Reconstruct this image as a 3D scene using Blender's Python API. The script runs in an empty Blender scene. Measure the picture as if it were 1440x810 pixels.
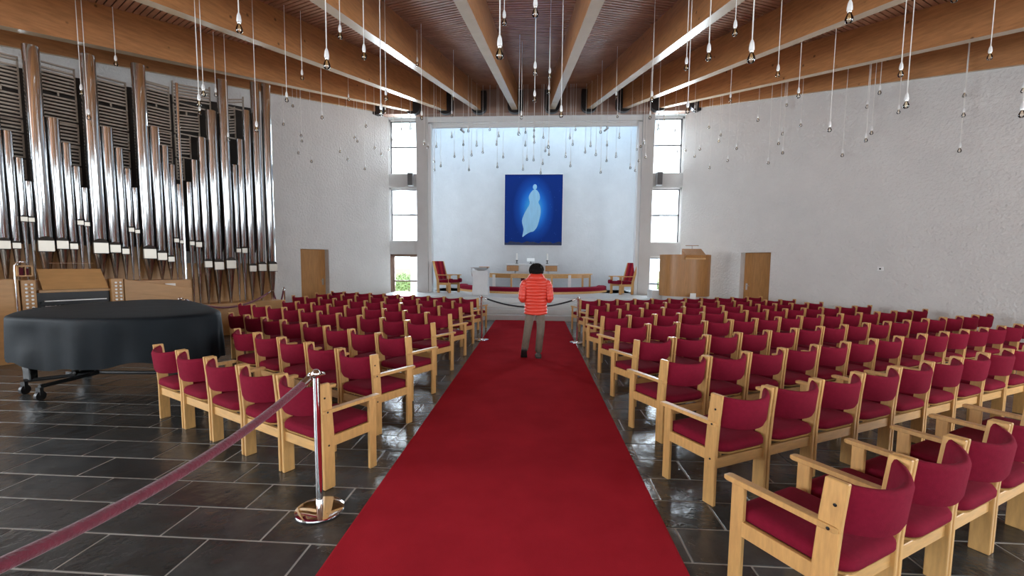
import bpy, bmesh, math, random
from mathutils import Vector, Matrix
random.seed(7)
R = math.radians
scene = bpy.context.scene
col = scene.collection

# ------------------------------------------------------------------ camera
F_PX, PX, PY = 620.0, 714.0, 420.0          # focal length and principal point, 1440x810 frame
CAM_X, CAM_H = 0.15, 1.70
v1 = Vector(((753.5 - PX) / F_PX, (369.5 - PY) / F_PX, 1)).normalized()
v3 = Vector(((650.0 - PX) / F_PX, (7700.0 - PY) / F_PX, 1))
v3 = (v3 - v1 * v3.dot(v1)).normalized()
vr = v3.cross(v1)
# rows: world X, Y, Z written in camera axes (x right, y down, z forward)
rot = Matrix(((vr.x, -vr.y, -vr.z), (v1.x, -v1.y, -v1.z), (-v3.x, v3.y, v3.z)))
cam_data = bpy.data.cameras.new('camera')
cam = bpy.data.objects.new('camera', cam_data)
col.objects.link(cam)
cam.matrix_world = Matrix.Translation((CAM_X, 0, CAM_H)) @ rot.to_4x4()
cam_data.sensor_fit = 'HORIZONTAL'
cam_data.sensor_width = 36.0
cam_data.lens = F_PX / 1440 * 36
cam_data.shift_x = (720 - PX) / 1440
cam_data.shift_y = (PY - 405) / 1440
cam_data.clip_start = 0.05
cam_data.clip_end = 300
scene.camera = cam

def project(p):
    d = Vector(p) - Vector((CAM_X, 0, CAM_H))
    c = Vector((vr.x * d.x + v1.x * d.y - v3.x * d.z, vr.y * d.x + v1.y * d.y - v3.y * d.z, vr.z * d.x + v1.z * d.y - v3.z * d.z))
    if c.z < 0.05:
        return (-9999, -9999)
    return (PX + F_PX * c.x / c.z, PY + F_PX * c.y / c.z)

# ------------------------------------------------------------------ light
scene.view_settings.view_transform = 'Standard'
scene.view_settings.look = 'None'
scene.view_settings.gamma = 1
scene.view_settings.exposure = 0.1
world = bpy.data.worlds.new('overcast_sky')
scene.world = world
world.use_nodes = True
bg = world.node_tree.nodes['Background']
bg.inputs[0].default_value = (0.86, 0.94, 1.0, 1)
bg.inputs[1].default_value = 4.0

def area(name, loc, direction, sx, sy, watts, color=(1, 1, 1)):
    d = bpy.data.lights.new(name, 'AREA')
    d.shape = 'RECTANGLE'; d.size = sx; d.size_y = sy
    d.energy = watts; d.color = color
    o = bpy.data.objects.new(name, d)
    col.objects.link(o)
    o.location = loc
    o.rotation_euler = Vector(direction).to_track_quat('-Z', 'Y').to_euler()
    return o

# daylight by skylight and altar windows; side and rear lamps are added fill
area('daylight_skylight', (0, 17.55, 8.55), (0, 0.10, -1), 8.6, 1.5, 130, (0.45, 0.74, 1.0))
area('daylight_window_west', (-4.68, 16.55, 3.6), (0.25, -1, -0.05), 1.0, 5.6, 800, (0.85, 0.93, 1.0))
area('daylight_window_east', (4.70, 16.55, 3.6), (-0.25, -1, -0.05), 1.0, 5.6, 800, (0.85, 0.93, 1.0))
area('added_fill_side_west', (-11.75, 0.3, 2.9), (1, 0.30, 0.42), 8.2, 3.6, 950, (0.90, 0.95, 1.0))  # added unseen source, tilted up to brighten the ceiling
area('added_fill_side_east', (11.75, 0.3, 2.9), (-1, 0.30, 0.42), 8.2, 3.6, 950, (0.90, 0.95, 1.0))  # its added counterpart across the room, tilted up likewise
area('added_fill_rear', (0, -4.3, 2.3), (0, 1, 0.25), 12, 3.2, 60, (1.0, 0.95, 0.88))  # weak warm fill added behind the camera

# ------------------------------------------------------------------ materials
MATS = {}
def mat(name, base, rough=0.6, metal=0.0, var=0.0, scale=8.0, stretch=(1, 1, 1), bump=0.0, bscale=None, spec=0.5, dark=None,
        rnd=0.0, coat=0.0, sheen=0.0, detail=4.0, knots=0.0):
    m = bpy.data.materials.new(name); m.use_nodes = True
    nt = m.node_tree; N = nt.nodes; L = nt.links
    b = N['Principled BSDF']
    b.inputs['Roughness'].default_value = rough
    b.inputs['Metallic'].default_value = metal
    b.inputs['Specular IOR Level'].default_value = spec
    b.inputs['Coat Weight'].default_value = coat
    b.inputs['Coat Roughness'].default_value = 0.15
    b.inputs['Sheen Weight'].default_value = sheen
    b.inputs['Base Color'].default_value = (*base, 1)
    tc = N.new('ShaderNodeTexCoord')
    mp = N.new('ShaderNodeMapping'); mp.inputs['Scale'].default_value = stretch
    L.new(tc.outputs['Object'], mp.inputs['Vector'])
    vec = mp.outputs['Vector']
    if rnd or var:
        oi = N.new('ShaderNodeObjectInfo')
        ad = N.new('ShaderNodeVectorMath'); ad.operation = 'ADD'
        mu = N.new('ShaderNodeVectorMath'); mu.operation = 'SCALE'
        mu.inputs[0].default_value = (13.1, 7.7, 5.3)
        L.new(oi.outputs['Random'], mu.inputs['Scale'])
        L.new(vec, ad.inputs[0]); L.new(mu.outputs[0], ad.inputs[1])
        vec = ad.outputs[0]
    colour = None
    if var:
        nz = N.new('ShaderNodeTexNoise'); nz.inputs['Scale'].default_value = scale; nz.inputs['Detail'].default_value = detail
        nz.inputs['Roughness'].default_value = 0.6
        L.new(vec, nz.inputs['Vector'])
        rp = N.new('ShaderNodeValToRGB')
        dk = dark if dark else tuple(c * (1 - var) for c in base)
        lt = tuple(min(1, c * (1 + var * 0.6)) for c in base)
        rp.color_ramp.elements[0].position = 0.3; rp.color_ramp.elements[0].color = (*dk, 1)
        rp.color_ramp.elements[1].position = 0.7; rp.color_ramp.elements[1].color = (*lt, 1)
        L.new(nz.outputs['Fac'], rp.inputs['Fac'])
        colour = rp.outputs['Color']
    if rnd:
        hs = N.new('ShaderNodeHueSaturation')
        mr = N.new('ShaderNodeMapRange'); mr.inputs['To Min'].default_value = 1 - rnd; mr.inputs['To Max'].default_value = 1 + rnd
        L.new(oi.outputs['Random'], mr.inputs['Value']); L.new(mr.outputs[0], hs.inputs['Value'])
        if colour is not None: L.new(colour, hs.inputs['Color'])
        else: hs.inputs['Color'].default_value = (*base, 1)
        colour = hs.outputs['Color']
    if knots:
        vk = N.new('ShaderNodeTexVoronoi'); vk.inputs['Scale'].default_value = knots
        L.new(tc.outputs['Object'], vk.inputs['Vector'])
        mk = N.new('ShaderNodeMapRange'); mk.inputs['From Min'].default_value = 0.05; mk.inputs['From Max'].default_value = 0.11
        mk.inputs['To Min'].default_value = 0.35; mk.inputs['To Max'].default_value = 1.0
        L.new(vk.outputs['Distance'], mk.inputs['Value'])
        mm = N.new('ShaderNodeMix'); mm.data_type = 'RGBA'; mm.blend_type = 'MULTIPLY'; mm.inputs[0].default_value = 1.0
        L.new(colour, mm.inputs[6]); L.new(mk.outputs[0], mm.inputs[7]); colour = mm.outputs[2]
    if colour is not None:
        L.new(colour, b.inputs['Base Color'])
    if bump:
        n2 = N.new('ShaderNodeTexNoise'); n2.inputs['Scale'].default_value = bscale or scale; n2.inputs['Detail'].default_value = 5
        L.new(vec, n2.inputs['Vector'])
        bp = N.new('ShaderNodeBump'); bp.inputs['Strength'].default_value = min(1, bump); bp.inputs['Distance'].default_value = 0.02 * max(1, bump)
        L.new(n2.outputs['Fac'], bp.inputs['Height']); L.new(bp.outputs['Normal'], b.inputs['Normal'])
    MATS[name] = m
    return m

def clear_mat(name, tint=(1, 1, 1), ior=1.45, rough=0.02):
    m = bpy.data.materials.new(name); m.use_nodes = True
    nt = m.node_tree; N = nt.nodes; L = nt.links
    for n in list(N): N.remove(n)
    out = N.new('ShaderNodeOutputMaterial'); mx = N.new('ShaderNodeMixShader')
    fr = N.new('ShaderNodeFresnel'); fr.inputs['IOR'].default_value = ior
    tr = N.new('ShaderNodeBsdfTransparent'); tr.inputs['Color'].default_value = (*tint, 1)
    gl = N.new('ShaderNodeBsdfGlossy'); gl.inputs['Roughness'].default_value = rough
    L.new(fr.outputs[0], mx.inputs[0]); L.new(tr.outputs[0], mx.inputs[1]); L.new(gl.outputs[0], mx.inputs[2])
    L.new(mx.outputs[0], out.inputs[0])
    MATS[name] = m
    return m

mat('plaster', (0.68, 0.665, 0.645), 0.9, var=0.05, scale=1.3, bump=1.5, bscale=17.0, spec=0.2)
mat('altar_plaster', (0.63, 0.65, 0.67), 0.85, var=0.05, scale=2.2, bump=0.35, bscale=12, spec=0.2)
mat('paint_grey', (0.56, 0.55, 0.54), 0.75, var=0.04, scale=3, spec=0.3)
mat('paint_white', (0.78, 0.78, 0.77), 0.6, spec=0.3)
mat('slate', (0.046, 0.050, 0.050), 0.24, var=0.45, scale=3.5, bump=0.45, bscale=7.5, rnd=0.25, spec=0.6)
mat('grout', (0.42, 0.40, 0.36), 0.9, var=0.2, scale=6)
mat('platform_stone', (0.62, 0.64, 0.64), 0.3, var=0.06, scale=4, spec=0.5)
mat('carpet', (0.42, 0.020, 0.032), 1.0, var=0.14, scale=2.2, bump=0.4, bscale=260, spec=0.02)
mat('beech', (0.60, 0.335, 0.115), 0.42, var=0.16, scale=5, stretch=(9, 9, 1.4), rnd=0.08)
mat('beech_rail', (0.60, 0.335, 0.115), 0.42, var=0.16, scale=5, stretch=(1.4, 9, 9), rnd=0.08)
mat('red_fabric', (0.195, 0.008, 0.025), 0.92, var=0.10, scale=40, bump=0.25, bscale=320, spec=0.10, rnd=0.05)
mat('glulam', (0.45, 0.205, 0.080), 0.36, var=0.24, scale=3.0, stretch=(1, 1, 7), spec=0.4, knots=3.2)
mat('beam_joint', (0.03, 0.025, 0.02), 0.6)
mat('beam_under_lit', (0.50, 0.36, 0.23), 0.24, var=0.06, scale=3, spec=0.6)  # same beam wood made paler, reflected light put into the colour
mat('slat_wood', (0.44, 0.21, 0.12), 0.27, var=0.22, scale=2.0, spec=0.6)
mat('slat_gap', (0.035, 0.016, 0.010), 0.8)
mat('trim_brown', (0.34, 0.21, 0.155), 0.6, var=0.05, scale=4)
mat('oak', (0.42, 0.20, 0.062), 0.38, var=0.18, scale=3.5, stretch=(7, 7, 0.8))
mat('organ_oak', (0.44, 0.235, 0.085), 0.45, var=0.12, scale=3.0, stretch=(1, 1, 6))
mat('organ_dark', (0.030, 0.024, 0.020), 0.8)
mat('grille_wood', (0.36, 0.30, 0.24), 0.6)
mat('pipe_metal', (0.56, 0.57, 0.58), 0.11, metal=1.0, var=0.05, scale=1.5, stretch=(1, 1, 0.4))
mat('pipe_lip', (0.56, 0.52, 0.45), 0.4, metal=0.5)
mat('pipe_foot', (0.42, 0.36, 0.31), 0.2, metal=1.0)
mat('chrome', (0.85, 0.85, 0.86), 0.07, metal=1.0)
mat('black_metal', (0.015, 0.015, 0.016), 0.4)
mat('dark_plastic', (0.008, 0.008, 0.009), 0.4, spec=0.3)
mat('black_cloth', (0.007, 0.010, 0.013), 0.62, var=0.3, scale=3, bump=0.4, bscale=3.2, spec=0.14)
mat('piano_black', (0.008, 0.008, 0.008), 0.15, coat=0.5)
mat('white_plastic', (0.80, 0.80, 0.79), 0.35)
mat('cord_white', (0.78, 0.76, 0.72), 0.6)
mat('brass_cap', (0.85, 0.82, 0.76), 0.3, metal=1.0)
mat('filament', (0.85, 0.62, 0.25), 0.4, metal=0.6)
mat('velvet_rope', (0.14, 0.012, 0.028), 0.9, var=0.25, scale=30, bump=0.4, bscale=90, sheen=0.3)
mat('black_rope', (0.008, 0.008, 0.010), 0.8)
mat('frame_white', (0.72, 0.72, 0.71), 0.5)
mat('frame_brown', (0.19, 0.115, 0.08), 0.5)
mat('frame_dark', (0.10, 0.10, 0.105), 0.45)
mat('speaker_grey', (0.42, 0.43, 0.45), 0.6)
mat('wax', (0.85, 0.84, 0.80), 0.5)
mat('skin', (0.50, 0.29, 0.20), 0.5)
mat('jacket', (0.66, 0.055, 0.032), 0.42, var=0.08, scale=20, spec=0.5)
mat('trousers', (0.165, 0.125, 0.095), 0.85, var=0.15, scale=14)
mat('hair', (0.010, 0.008, 0.007), 0.7, var=0.4, scale=30, spec=0.12)
mat('shoe', (0.10, 0.085, 0.075), 0.7)
mat('shoe_sole', (0.02, 0.02, 0.02), 0.8)
mat('grass', (0.30, 0.38, 0.16), 0.9, var=0.4, scale=0.6)
mat('leaf', (0.26, 0.36, 0.13), 0.7, var=0.4, scale=2, rnd=0.15)
mat('paper', (0.85, 0.85, 0.83), 0.7)
mat('light_stone', (0.66, 0.67, 0.68), 0.5, var=0.05, scale=6)
clear_mat('bulb_glass', (1.0, 1.0, 1.0), 1.9)
clear_mat('window_glass', (0.97, 0.99, 1.0), 1.35)

# ------------------------------------------------------------------ mesh helpers
class MB:
    def __init__(s): s.v = []; s.f = []; s.m = []
    def quad(s, a, b, c, d, mi=0):
        n = len(s.v); s.v += [tuple(a), tuple(b), tuple(c), tuple(d)]; s.f.append((n, n+1, n+2, n+3)); s.m.append(mi)
    def hexa(s, p, mi=0):                     # 8 points: bottom 4 (ccw from above), top 4
        n = len(s.v); s.v += [tuple(q) for q in p]
        for f in ((3, 2, 1, 0), (4, 5, 6, 7), (0, 1, 5, 4), (1, 2, 6, 5), (2, 3, 7, 6), (3, 0, 4, 7)):
            s.f.append(tuple(n + i for i in f)); s.m.append(mi)
    def box(s, x0, x1, y0, y1, z0, z1, mi=0):
        s.hexa([(x0, y0, z0), (x1, y0, z0), (x1, y1, z0), (x0, y1, z0), (x0, y0, z1), (x1, y0, z1), (x1, y1, z1), (x0, y1, z1)], mi)
    def xbox(s, M, x0, x1, y0, y1, z0, z1, mi=0):
        s.hexa([M @ Vector(q) for q in [(x0, y0, z0), (x1, y0, z0), (x1, y1, z0), (x0, y1, z0), (x0, y0, z1), (x1, y0, z1), (x1, y1, z1), (x0, y1, z1)]], mi)
    def rings(s, rings, cap0=True, cap1=True, closed=True, mi=0):
        n0 = len(s.v); k = len(rings[0])
        for r in rings: s.v += [tuple(q) for q in r]
        for i in range(len(rings) - 1):
            for j in range(k if closed else k - 1):
                a = n0 + i * k + j; b = n0 + i * k + (j + 1) % k
                s.f.append((a, b, b + k, a + k)); s.m.append(mi)
        if cap0: s.f.append(tuple(n0 + j for j in reversed(range(k)))); s.m.append(mi)
        if cap1: s.f.append(tuple(n0 + (len(rings) - 1) * k + j for j in range(k))); s.m.append(mi)
    def lathe(s, prof, seg=16, c=(0, 0, 0), cap0=True, cap1=True, mi=0, a0=0):
        s.rings([[(c[0] + r * math.cos(a0 + 2 * math.pi * j / seg), c[1] + r * math.sin(a0 + 2 * math.pi * j / seg), c[2] + z) for j in range(seg)] for r, z in prof], cap0, cap1, True, mi)
    def tube(s, pts, rad, seg=8, mi=0, cap=True):
        pts = [Vector(p) for p in pts]; rs = rad if isinstance(rad, (list, tuple)) else [rad] * len(pts)
        rr = []
        t0 = (pts[1] - pts[0]).normalized()
        up = Vector((0, 0, 1)) if abs(t0.z) < 0.9 else Vector((1, 0, 0))
        a = t0.cross(up).normalized()
        for i, p in enumerate(pts):
            t = (pts[min(i + 1, len(pts) - 1)] - pts[max(i - 1, 0)]).normalized()
            a = (a - t * a.dot(t)).normalized(); b = t.cross(a)
            rr.append([p + (a * math.cos(2 * math.pi * j / seg) + b * math.sin(2 * math.pi * j / seg)) * rs[i] for j in range(seg)])
        s.rings(rr, cap, cap, True, mi)
    def mesh(s, name, mats, smooth=None, bevel=0.0):
        me = bpy.data.meshes.new(name)
        me.from_pydata(s.v, [], s.f)
        for m in ([mats] if isinstance(mats, str) else mats): me.materials.append(MATS[m])
        if any(s.m): me.polygons.foreach_set('material_index', s.m)
        bm = bmesh.new(); bm.from_mesh(me)
        if bevel:
            bmesh.ops.bevel(bm, geom=list(bm.edges), offset=bevel, segments=1, affect='EDGES', clamp_overlap=True)
        bmesh.ops.recalc_face_normals(bm, faces=bm.faces)
        bm.to_mesh(me); bm.free()
        if smooth is not None:
            me.shade_smooth(); me.set_sharp_from_angle(angle=R(smooth))
        return me
    def obj(s, name, mats, parent=None, smooth=None, bevel=0.0, kind=None):
        return link(name, s.mesh(name, mats, smooth, bevel), parent, kind)

def link(name, me, parent=None, kind=None):
    o = bpy.data.objects.new(name, me); col.objects.link(o)
    if parent is not None: o.parent = parent
    if kind: o['kind'] = kind
    return o
def empty(name, loc=(0, 0, 0), rz=0.0, kind=None):
    o = bpy.data.objects.new(name, None); col.objects.link(o)
    o.location = loc; o.rotation_euler = (0, 0, rz); o.empty_display_size = 0.1
    if kind: o['kind'] = kind
    return o
def tag(o, label, cat, group=None):
    o['label'] = label; o['category'] = cat
    if group: o['group'] = group
    return o
def copy_tree(o, parent=None):
    c = o.copy(); col.objects.link(c); c.parent = parent
    for ch in o.children: copy_tree(ch, c)
    return c
ORD = ['zeroth', 'first', 'second', 'third', 'fourth', 'fifth', 'sixth', 'seventh', 'eighth', 'ninth', 'tenth', 'eleventh', 'twelfth', 'thirteenth', 'fourteenth', 'fifteenth', 'sixteenth', 'seventeenth', 'eighteenth', 'nineteenth']
TENS = {2: 'twent', 3: 'thirt', 4: 'fort', 5: 'fift', 6: 'sixt', 7: 'sevent'}
def ordinal(n):
    if n < 20: return ORD[n]
    t, u = divmod(n, 10)
    return TENS[t] + 'ieth' if u == 0 else TENS[t] + 'y-' + ORD[u]

# ------------------------------------------------------------------ the room: plan of the fan
WX, WT = 5.40, 0.62                          # side walls: |x| = WX + WT * (15.5 - y)
def wall_x(y): return WX + WT * (15.5 - y)
Y_TURN, Y_REAR = 5.2, -4.6
X_SIDE = wall_x(Y_TURN)
BX = [0.62, 1.855, 3.00, 4.14, 5.42]         # beam axes at y = 15.5
BT = [0.045, 0.14, 0.28, 0.48, 0.62]         # and how fast they spread
BZ, BS, BH, BW = 6.86, 0.152, 0.72, 0.20     # underside height, fall per metre run, depth, width
def beam_x(i, y): return BX[i] + BT[i] * (15.5 - y)
BFALL = {(4, 1): 0.186, (4, -1): 0.134, (3, 1): 0.164, (3, -1): 0.158}
def beam_z(i, y, s=1): return BZ - BFALL.get((i, s), BS) * (15.5 - y) * math.sqrt(1 + BT[i] ** 2)
def ceiling_z(x, y):
    ax = abs(x); xs = [-beam_x(0, y)] + [beam_x(i, y) for i in range(5)]; sg = 1 if x > 0 else -1; zs = [beam_z(0, y)] + [beam_z(i, y, sg) for i in range(5)]
    for i in range(5):
        if ax <= xs[i + 1]:
            t = (ax - xs[i]) / (xs[i + 1] - xs[i]); return zs[i] + (zs[i + 1] - zs[i]) * t + BH
    return zs[5] + BH

# ---- floor: slate tiles laid in running bond over grout
fl = MB(); fl.box(-X_SIDE - .3, X_SIDE + .3, Y_REAR - .3, 16.3, -0.25, -0.003)
floor = fl.obj('floor', 'grout', kind='structure')
TW, TD, GAP = 0.643, 0.333, 0.012
tiles = []
for j in range(-24, 40):
    y0 = 2.45 + j * TD
    if y0 < Y_REAR or y0 + TD > 13.0: continue
    off = TW / 2 if j % 2 else 0.0
    lim = min(X_SIDE, wall_x(y0 + TD))
    for i in range(-20, 21):
        x0 = i * TW + off + 1.071 - 2 * TW
        if abs(x0) > lim or abs(x0 + TW) > lim: continue
        if x0 > -0.98 and x0 + TW < 0.98: continue        # wholly under the carpet
        tiles.append((x0, y0))
def tile_size(t):
    p = [project((t[0] + a * TW, t[1] + b * TD, 0)) for a, b in ((0, 0), (1, 0), (1, 1), (0, 1))]
    if any(q[0] < -2000 for q in p): return 0
    if max(q[0] for q in p) < 0 or min(q[0] for q in p) > 1440 or min(q[1] for q in p) > 812: return 0
    s = abs(sum(p[k][0] * p[(k + 1) % 4][1] - p[(k + 1) % 4][0] * p[k][1] for k in range(4))) / 2
    return s
tiles.sort(key=tile_size, reverse=True)
tb = MB(); tb.box(GAP / 2, TW - GAP / 2, GAP / 2, TD - GAP / 2, -0.02, 0.0)
tmesh = tb.mesh('tile', 'slate', bevel=0.0025)
for (x, y) in tiles[:300]:
    o = link('tile', tmesh, floor); o.location = (x, y, random.uniform(-0.0012, 0.0012))
    o.rotation_euler = (random.uniform(-.0015, .0015), random.uniform(-.0015, .0015), 0)
rest = MB()
for (x, y) in tiles[300:]: rest.box(x + GAP / 2, x + TW - GAP / 2, y + GAP / 2, y + TD - GAP / 2, -0.02, random.uniform(-0.001, 0.001))
rest.obj('tile_field', 'slate', floor, kind='stuff')

# ---- carpet
cb = MB(); n = 40
ys = [Y_REAR + 1 + (12.84 - Y_REAR - 1) * i / n for i in range(n + 1)]
cb.rings([[(-1.012, y, 0.0015), (1.012, y, 0.0015), (1.012, y, 0.010), (1.000, y, 0.0125), (-1.000, y, 0.0125), (-1.012, y, 0.010)] for y in ys])
tag(cb.obj('carpet_runner', 'carpet'), 'plain red carpet runner laid down the central aisle to the altar steps', 'carpet')

# ---- side walls: slanted part with door, then added daylight windows behind the camera
def side_wall(s, name, door_u, dn):
    W = Vector((s * WX, 15.5, 0)); U = Vector((-s * WT, 1, 0)).normalized(); N = Vector((s * U.y, -s * U.x, 0))
    if N.dot(Vector((-s, 0, 0))) < 0: N = -N                    # N points into the room
    def P(u, n, z): return W + U * u + N * n + Vector((0, 0, z))
    uA, uB = 0.42, (Y_TURN - 15.5) / U.y
    def top(u): return beam_z(4, (W + U * u).y, s) + BH + 0.05
    def slab(mb, u0, u1, z0, z1f, th=0.32):
        mb.hexa([P(u0, 0, z0), P(u1, 0, z0), P(u1, -th, z0), P(u0, -th, z0), P(u0, 0, z1f(u0)), P(u1, 0, z1f(u1)), P(u1, -th, z1f(u1)), P(u0, -th, z1f(u0))])
    d0, d1 = door_u; DH = 2.06
    mb = MB()
    slab(mb, d1, uA, 0, top); slab(mb, d0, d1, DH, top); slab(mb, uB, d0, 0, top)
    w = mb.obj(name, 'plaster', kind='structure')
    door = empty('door_%d' % dn, (0, 0, 0), 0, 'structure')
    lf = MB(); lf.hexa([P(d0, -.22, 0.01), P(d1, -.22, 0.01), P(d1, -.27, 0.01), P(d0, -.27, 0.01), P(d0, -.22, DH), P(d1, -.22, DH), P(d1, -.27, DH), P(d0, -.27, DH)])
    leaf = lf.obj('door_leaf', 'oak', door)
    hu = d1 - 0.10
    hb = MB(); hb.hexa([P(hu - .03, -.205, .93), P(hu + .03, -.205, .93), P(hu + .03, -.22, .93), P(hu - .03, -.22, .93), P(hu - .03, -.205, 1.13), P(hu + .03, -.205, 1.13), P(hu + .03, -.22, 1.13), P(hu - .03, -.22, 1.13)])
    hb.tube([P(hu, -.205, 1.06), P(hu, -.16, 1.06), P(hu - .12, -.16, 1.06)], 0.009, 8)
    hb.obj('door_handle', 'chrome', leaf, smooth=40)
    return w, P
wall_left, PL = side_wall(-1, 'wall_left', (-2.96, -2.02), 1)
wall_right, PR = side_wall(1, 'wall_right', (-2.78, -1.86), 2)
def rear_side(s, nm):
    x0, x1 = sorted((s * X_SIDE, s * (X_SIDE + .3)))
    m = MB()
    m.box(x0, x1, Y_REAR - .3, Y_TURN, 0, 0.9); m.box(x0, x1, Y_REAR - .3, Y_TURN, 4.9, 8.2)
    m.box(x0, x1, 4.6, Y_TURN, .9, 4.9); m.box(x0, x1, Y_REAR - .3, -4.0, .9, 4.9)
    w = m.obj(nm, 'plaster', kind='structure')
    wn = empty('window_%d' % (3 if s < 0 else 4), (0, 0, 0), 0, 'structure')  # unseen window, added to give the room daylight
    xm = s * (X_SIDE + .12)
    for k in range(5):
        y = -4.0 + k * 8.6 / 4
        f = MB(); f.box(xm - .04, xm + .04, y - .04, y + .04, .9, 4.9); f.obj('mullion', 'frame_brown', wn)
    for k in range(4):
        y = -4.0 + k * 8.6 / 4
        f = MB(); f.box(xm - .006, xm + .006, y + .05, y + 8.6 / 4 - .05, .92, 4.88); f.obj('pane', 'window_glass', wn)
rear_side(-1, 'wall_left_rear'); rear_side(1, 'wall_right_rear')
m = MB(); m.box(-X_SIDE, -6.2, Y_REAR - .3, Y_REAR, 0, 7.0); m.box(6.2, X_SIDE, Y_REAR - .3, Y_REAR, 0, 7.0); m.box(-6.2, 6.2, Y_REAR - .3, Y_REAR, 3.9, 7.0); m.box(-6.2, 6.2, Y_REAR - .3, Y_REAR, 0, .5)
m.obj('wall_rear', 'plaster', kind='structure')
wn = empty('window_5', (0, 0, 0), 0, 'structure')  # made-up rear glazing, added as an unseen daylight source
for k in range(7):
    x = -6.2 + k * 12.4 / 6
    f = MB(); f.box(x - .05, x + .05, Y_REAR - .2, Y_REAR - .1, .5, 3.9); f.obj('mullion', 'frame_brown', wn)
    if k < 6:
        f = MB(); f.box(x + .06, x + 12.4 / 6 - .06, Y_REAR - .16, Y_REAR - .148, .52, 3.88); f.obj('pane', 'window_glass', wn)

# ---- ceiling: glulam beams fanning out from the altar, slatted bays between
Y_END = Y_REAR - 0.3
ceil = empty('ceiling', (0, 0, 0), 0, 'structure')
def beam(i, s):
    a = Vector((s * beam_x(i, 15.5), 15.5, beam_z(i, 15.5, s)))
    ye = Y_END if i < 3 else (Y_END if i == 3 and beam_x(3, Y_END) < X_SIDE else max(Y_END, 15.5 - (X_SIDE - BX[i] - .1) / BT[i]))
    b = Vector((s * beam_x(i, ye), ye, beam_z(i, ye, s)))
    d = Vector((b.x - a.x, b.y - a.y, 0)).normalized(); w = Vector((-d.y, d.x, 0)) * BW / 2
    up = Vector((0, 0, BH + .02))
    mb = MB()
    mb.hexa([a - w, b - w, b + w, a + w, a - w + up, b - w + up, b + w + up, a + w + up])
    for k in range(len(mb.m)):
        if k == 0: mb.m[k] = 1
    o = mb.obj('beam', ['glulam', 'beam_under_lit'], ceil)
    # joint and steel shoe
    jb = MB(); q = a + (b - a) * (1.35 / (b - a).length); e = (b - a).normalized() * .006; w2 = w * 1.01; dn = Vector((0, 0, -.002))
    jb.hexa([q - e - w2 + dn, q + e - w2 + dn, q + e + w2 + dn, q - e + w2 + dn, q - e - w2 + up, q + e - w2 + up, q + e + w2 + up, q - e + w2 + up])
    jb.obj('joint', 'beam_joint', o)
    sb = MB(); X = a.x; zb = a.z - 0.13; hw = .255
    prof = [(-hw, BH + .02)] + [(-hw * math.cos(t), hw * .8 - hw * .8 * math.sin(t)) for t in [k * math.pi / 14 for k in range(0, 8)]]
    prof = prof + [(-x, z) for x, z in reversed(prof[:-1])]
    sb.rings([[(X + x, y, zb + z) for x, z in prof] for y in (15.30, 15.50)])
    sb.obj('steel_shoe', 'black_metal', o, smooth=30)
    return o
for i in range(5):
    for s in (-1, 1): beam(i, s)
def bay(name, fa, fb, k):                 # fa, fb: (x(y), z(y)) of the two bounding beams
    m = MB(); pitch, wdt, th = 0.108, 0.076, 0.024
    y = 15.5
    back = MB(); rows = []
    yy = 15.6
    while yy > Y_END - .5:
        rows.append([(fa[0](yy), yy, fa[1](yy) + BH + .045), (fb[0](yy), yy, fb[1](yy) + BH + .045)]); yy -= 0.5
    for r0, r1 in zip(rows, rows[1:]): back.quad(r0[0], r0[1], r1[1], r1[0])
    back.obj('ceiling_board', 'slat_gap', ceil)
    while y > Y_END:
        xa, xb = fa[0](y), fb[0](y)
        yb = min(15.5, y + k * abs(xb - xa))
        def pt(f, yv, dz): return (f[0](yv), yv, f[1](yv) + BH + dz)
        m.hexa([pt(fa, y - wdt, 0), pt(fb, yb - wdt, 0), pt(fb, yb, 0), pt(fa, y, 0), pt(fa, y - wdt, th), pt(fb, yb - wdt, th), pt(fb, yb, th), pt(fa, y, th)])
        y -= pitch
    m.obj(name, 'slat_wood', ceil, kind='stuff')
def BFn(i, s): return (lambda y: s * beam_x(i, y), lambda y: beam_z(i, y, s))
bay('slat_field', BFn(0, -1), BFn(0, 1), 0)
for i, k in zip(range(4), (0.34, 0.42, 0.5, 0.6)):
    for s in (-1, 1): bay('slat_field', BFn(i, s), BFn(i + 1, s), k)

# ---- altar end: cross beam, header, pilasters, recess, platform
m = MB(); m.box(-5.75, 5.75, 15.5, 15.82, 6.80, BZ + BH + .15); m.obj('trim_1', 'trim_brown', kind='structure')
m = MB(); m.box(-5.75, 5.75, 15.82, 16.25, 6.82, 8.0); m.obj('wall_header', 'paint_white', kind='structure')
m = MB(); m.box(-3.78, 3.78, 15.98, 16.10, 6.66, 6.83); m.box(-3.62, 3.62, 16.10, 16.16, 6.63, 6.83); m.box(-3.70, 3.70, 16.16, 16.28, 6.53, 6.83)
m.obj('trim_2', 'paint_white', kind='structure')
for s, nm in ((-1, 'wall_pilaster_left'), (1, 'wall_pilaster_right')):
    m = MB(); a, b = sorted((s * 3.77, s * 4.17)); m.box(a, b, 15.88, 16.5, 0, 6.82); m.obj(nm, 'paint_grey', kind='structure')
    m = MB(); a, b = sorted((s * 3.66, s * 3.77)); m.box(a, b, 15.98, 16.28, 0, 6.60); m.obj('trim_%d' % (3 if s < 0 else 4), 'paint_white', kind='structure')
m = MB(); m.box(-4.7, 4.7, 18.5, 18.8, 0, 9.2); m.obj('wall_altar', 'altar_plaster', kind='structure')
for s, nm in ((-1, 'wall_recess_left'), (1, 'wall_recess_right')):
    m = MB(); a, b = sorted((s * 4.35, s * 4.6)); m.box(a, b, 16.5, 18.5, 0, 9.2); m.obj(nm, 'altar_plaster', kind='structure')
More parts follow.
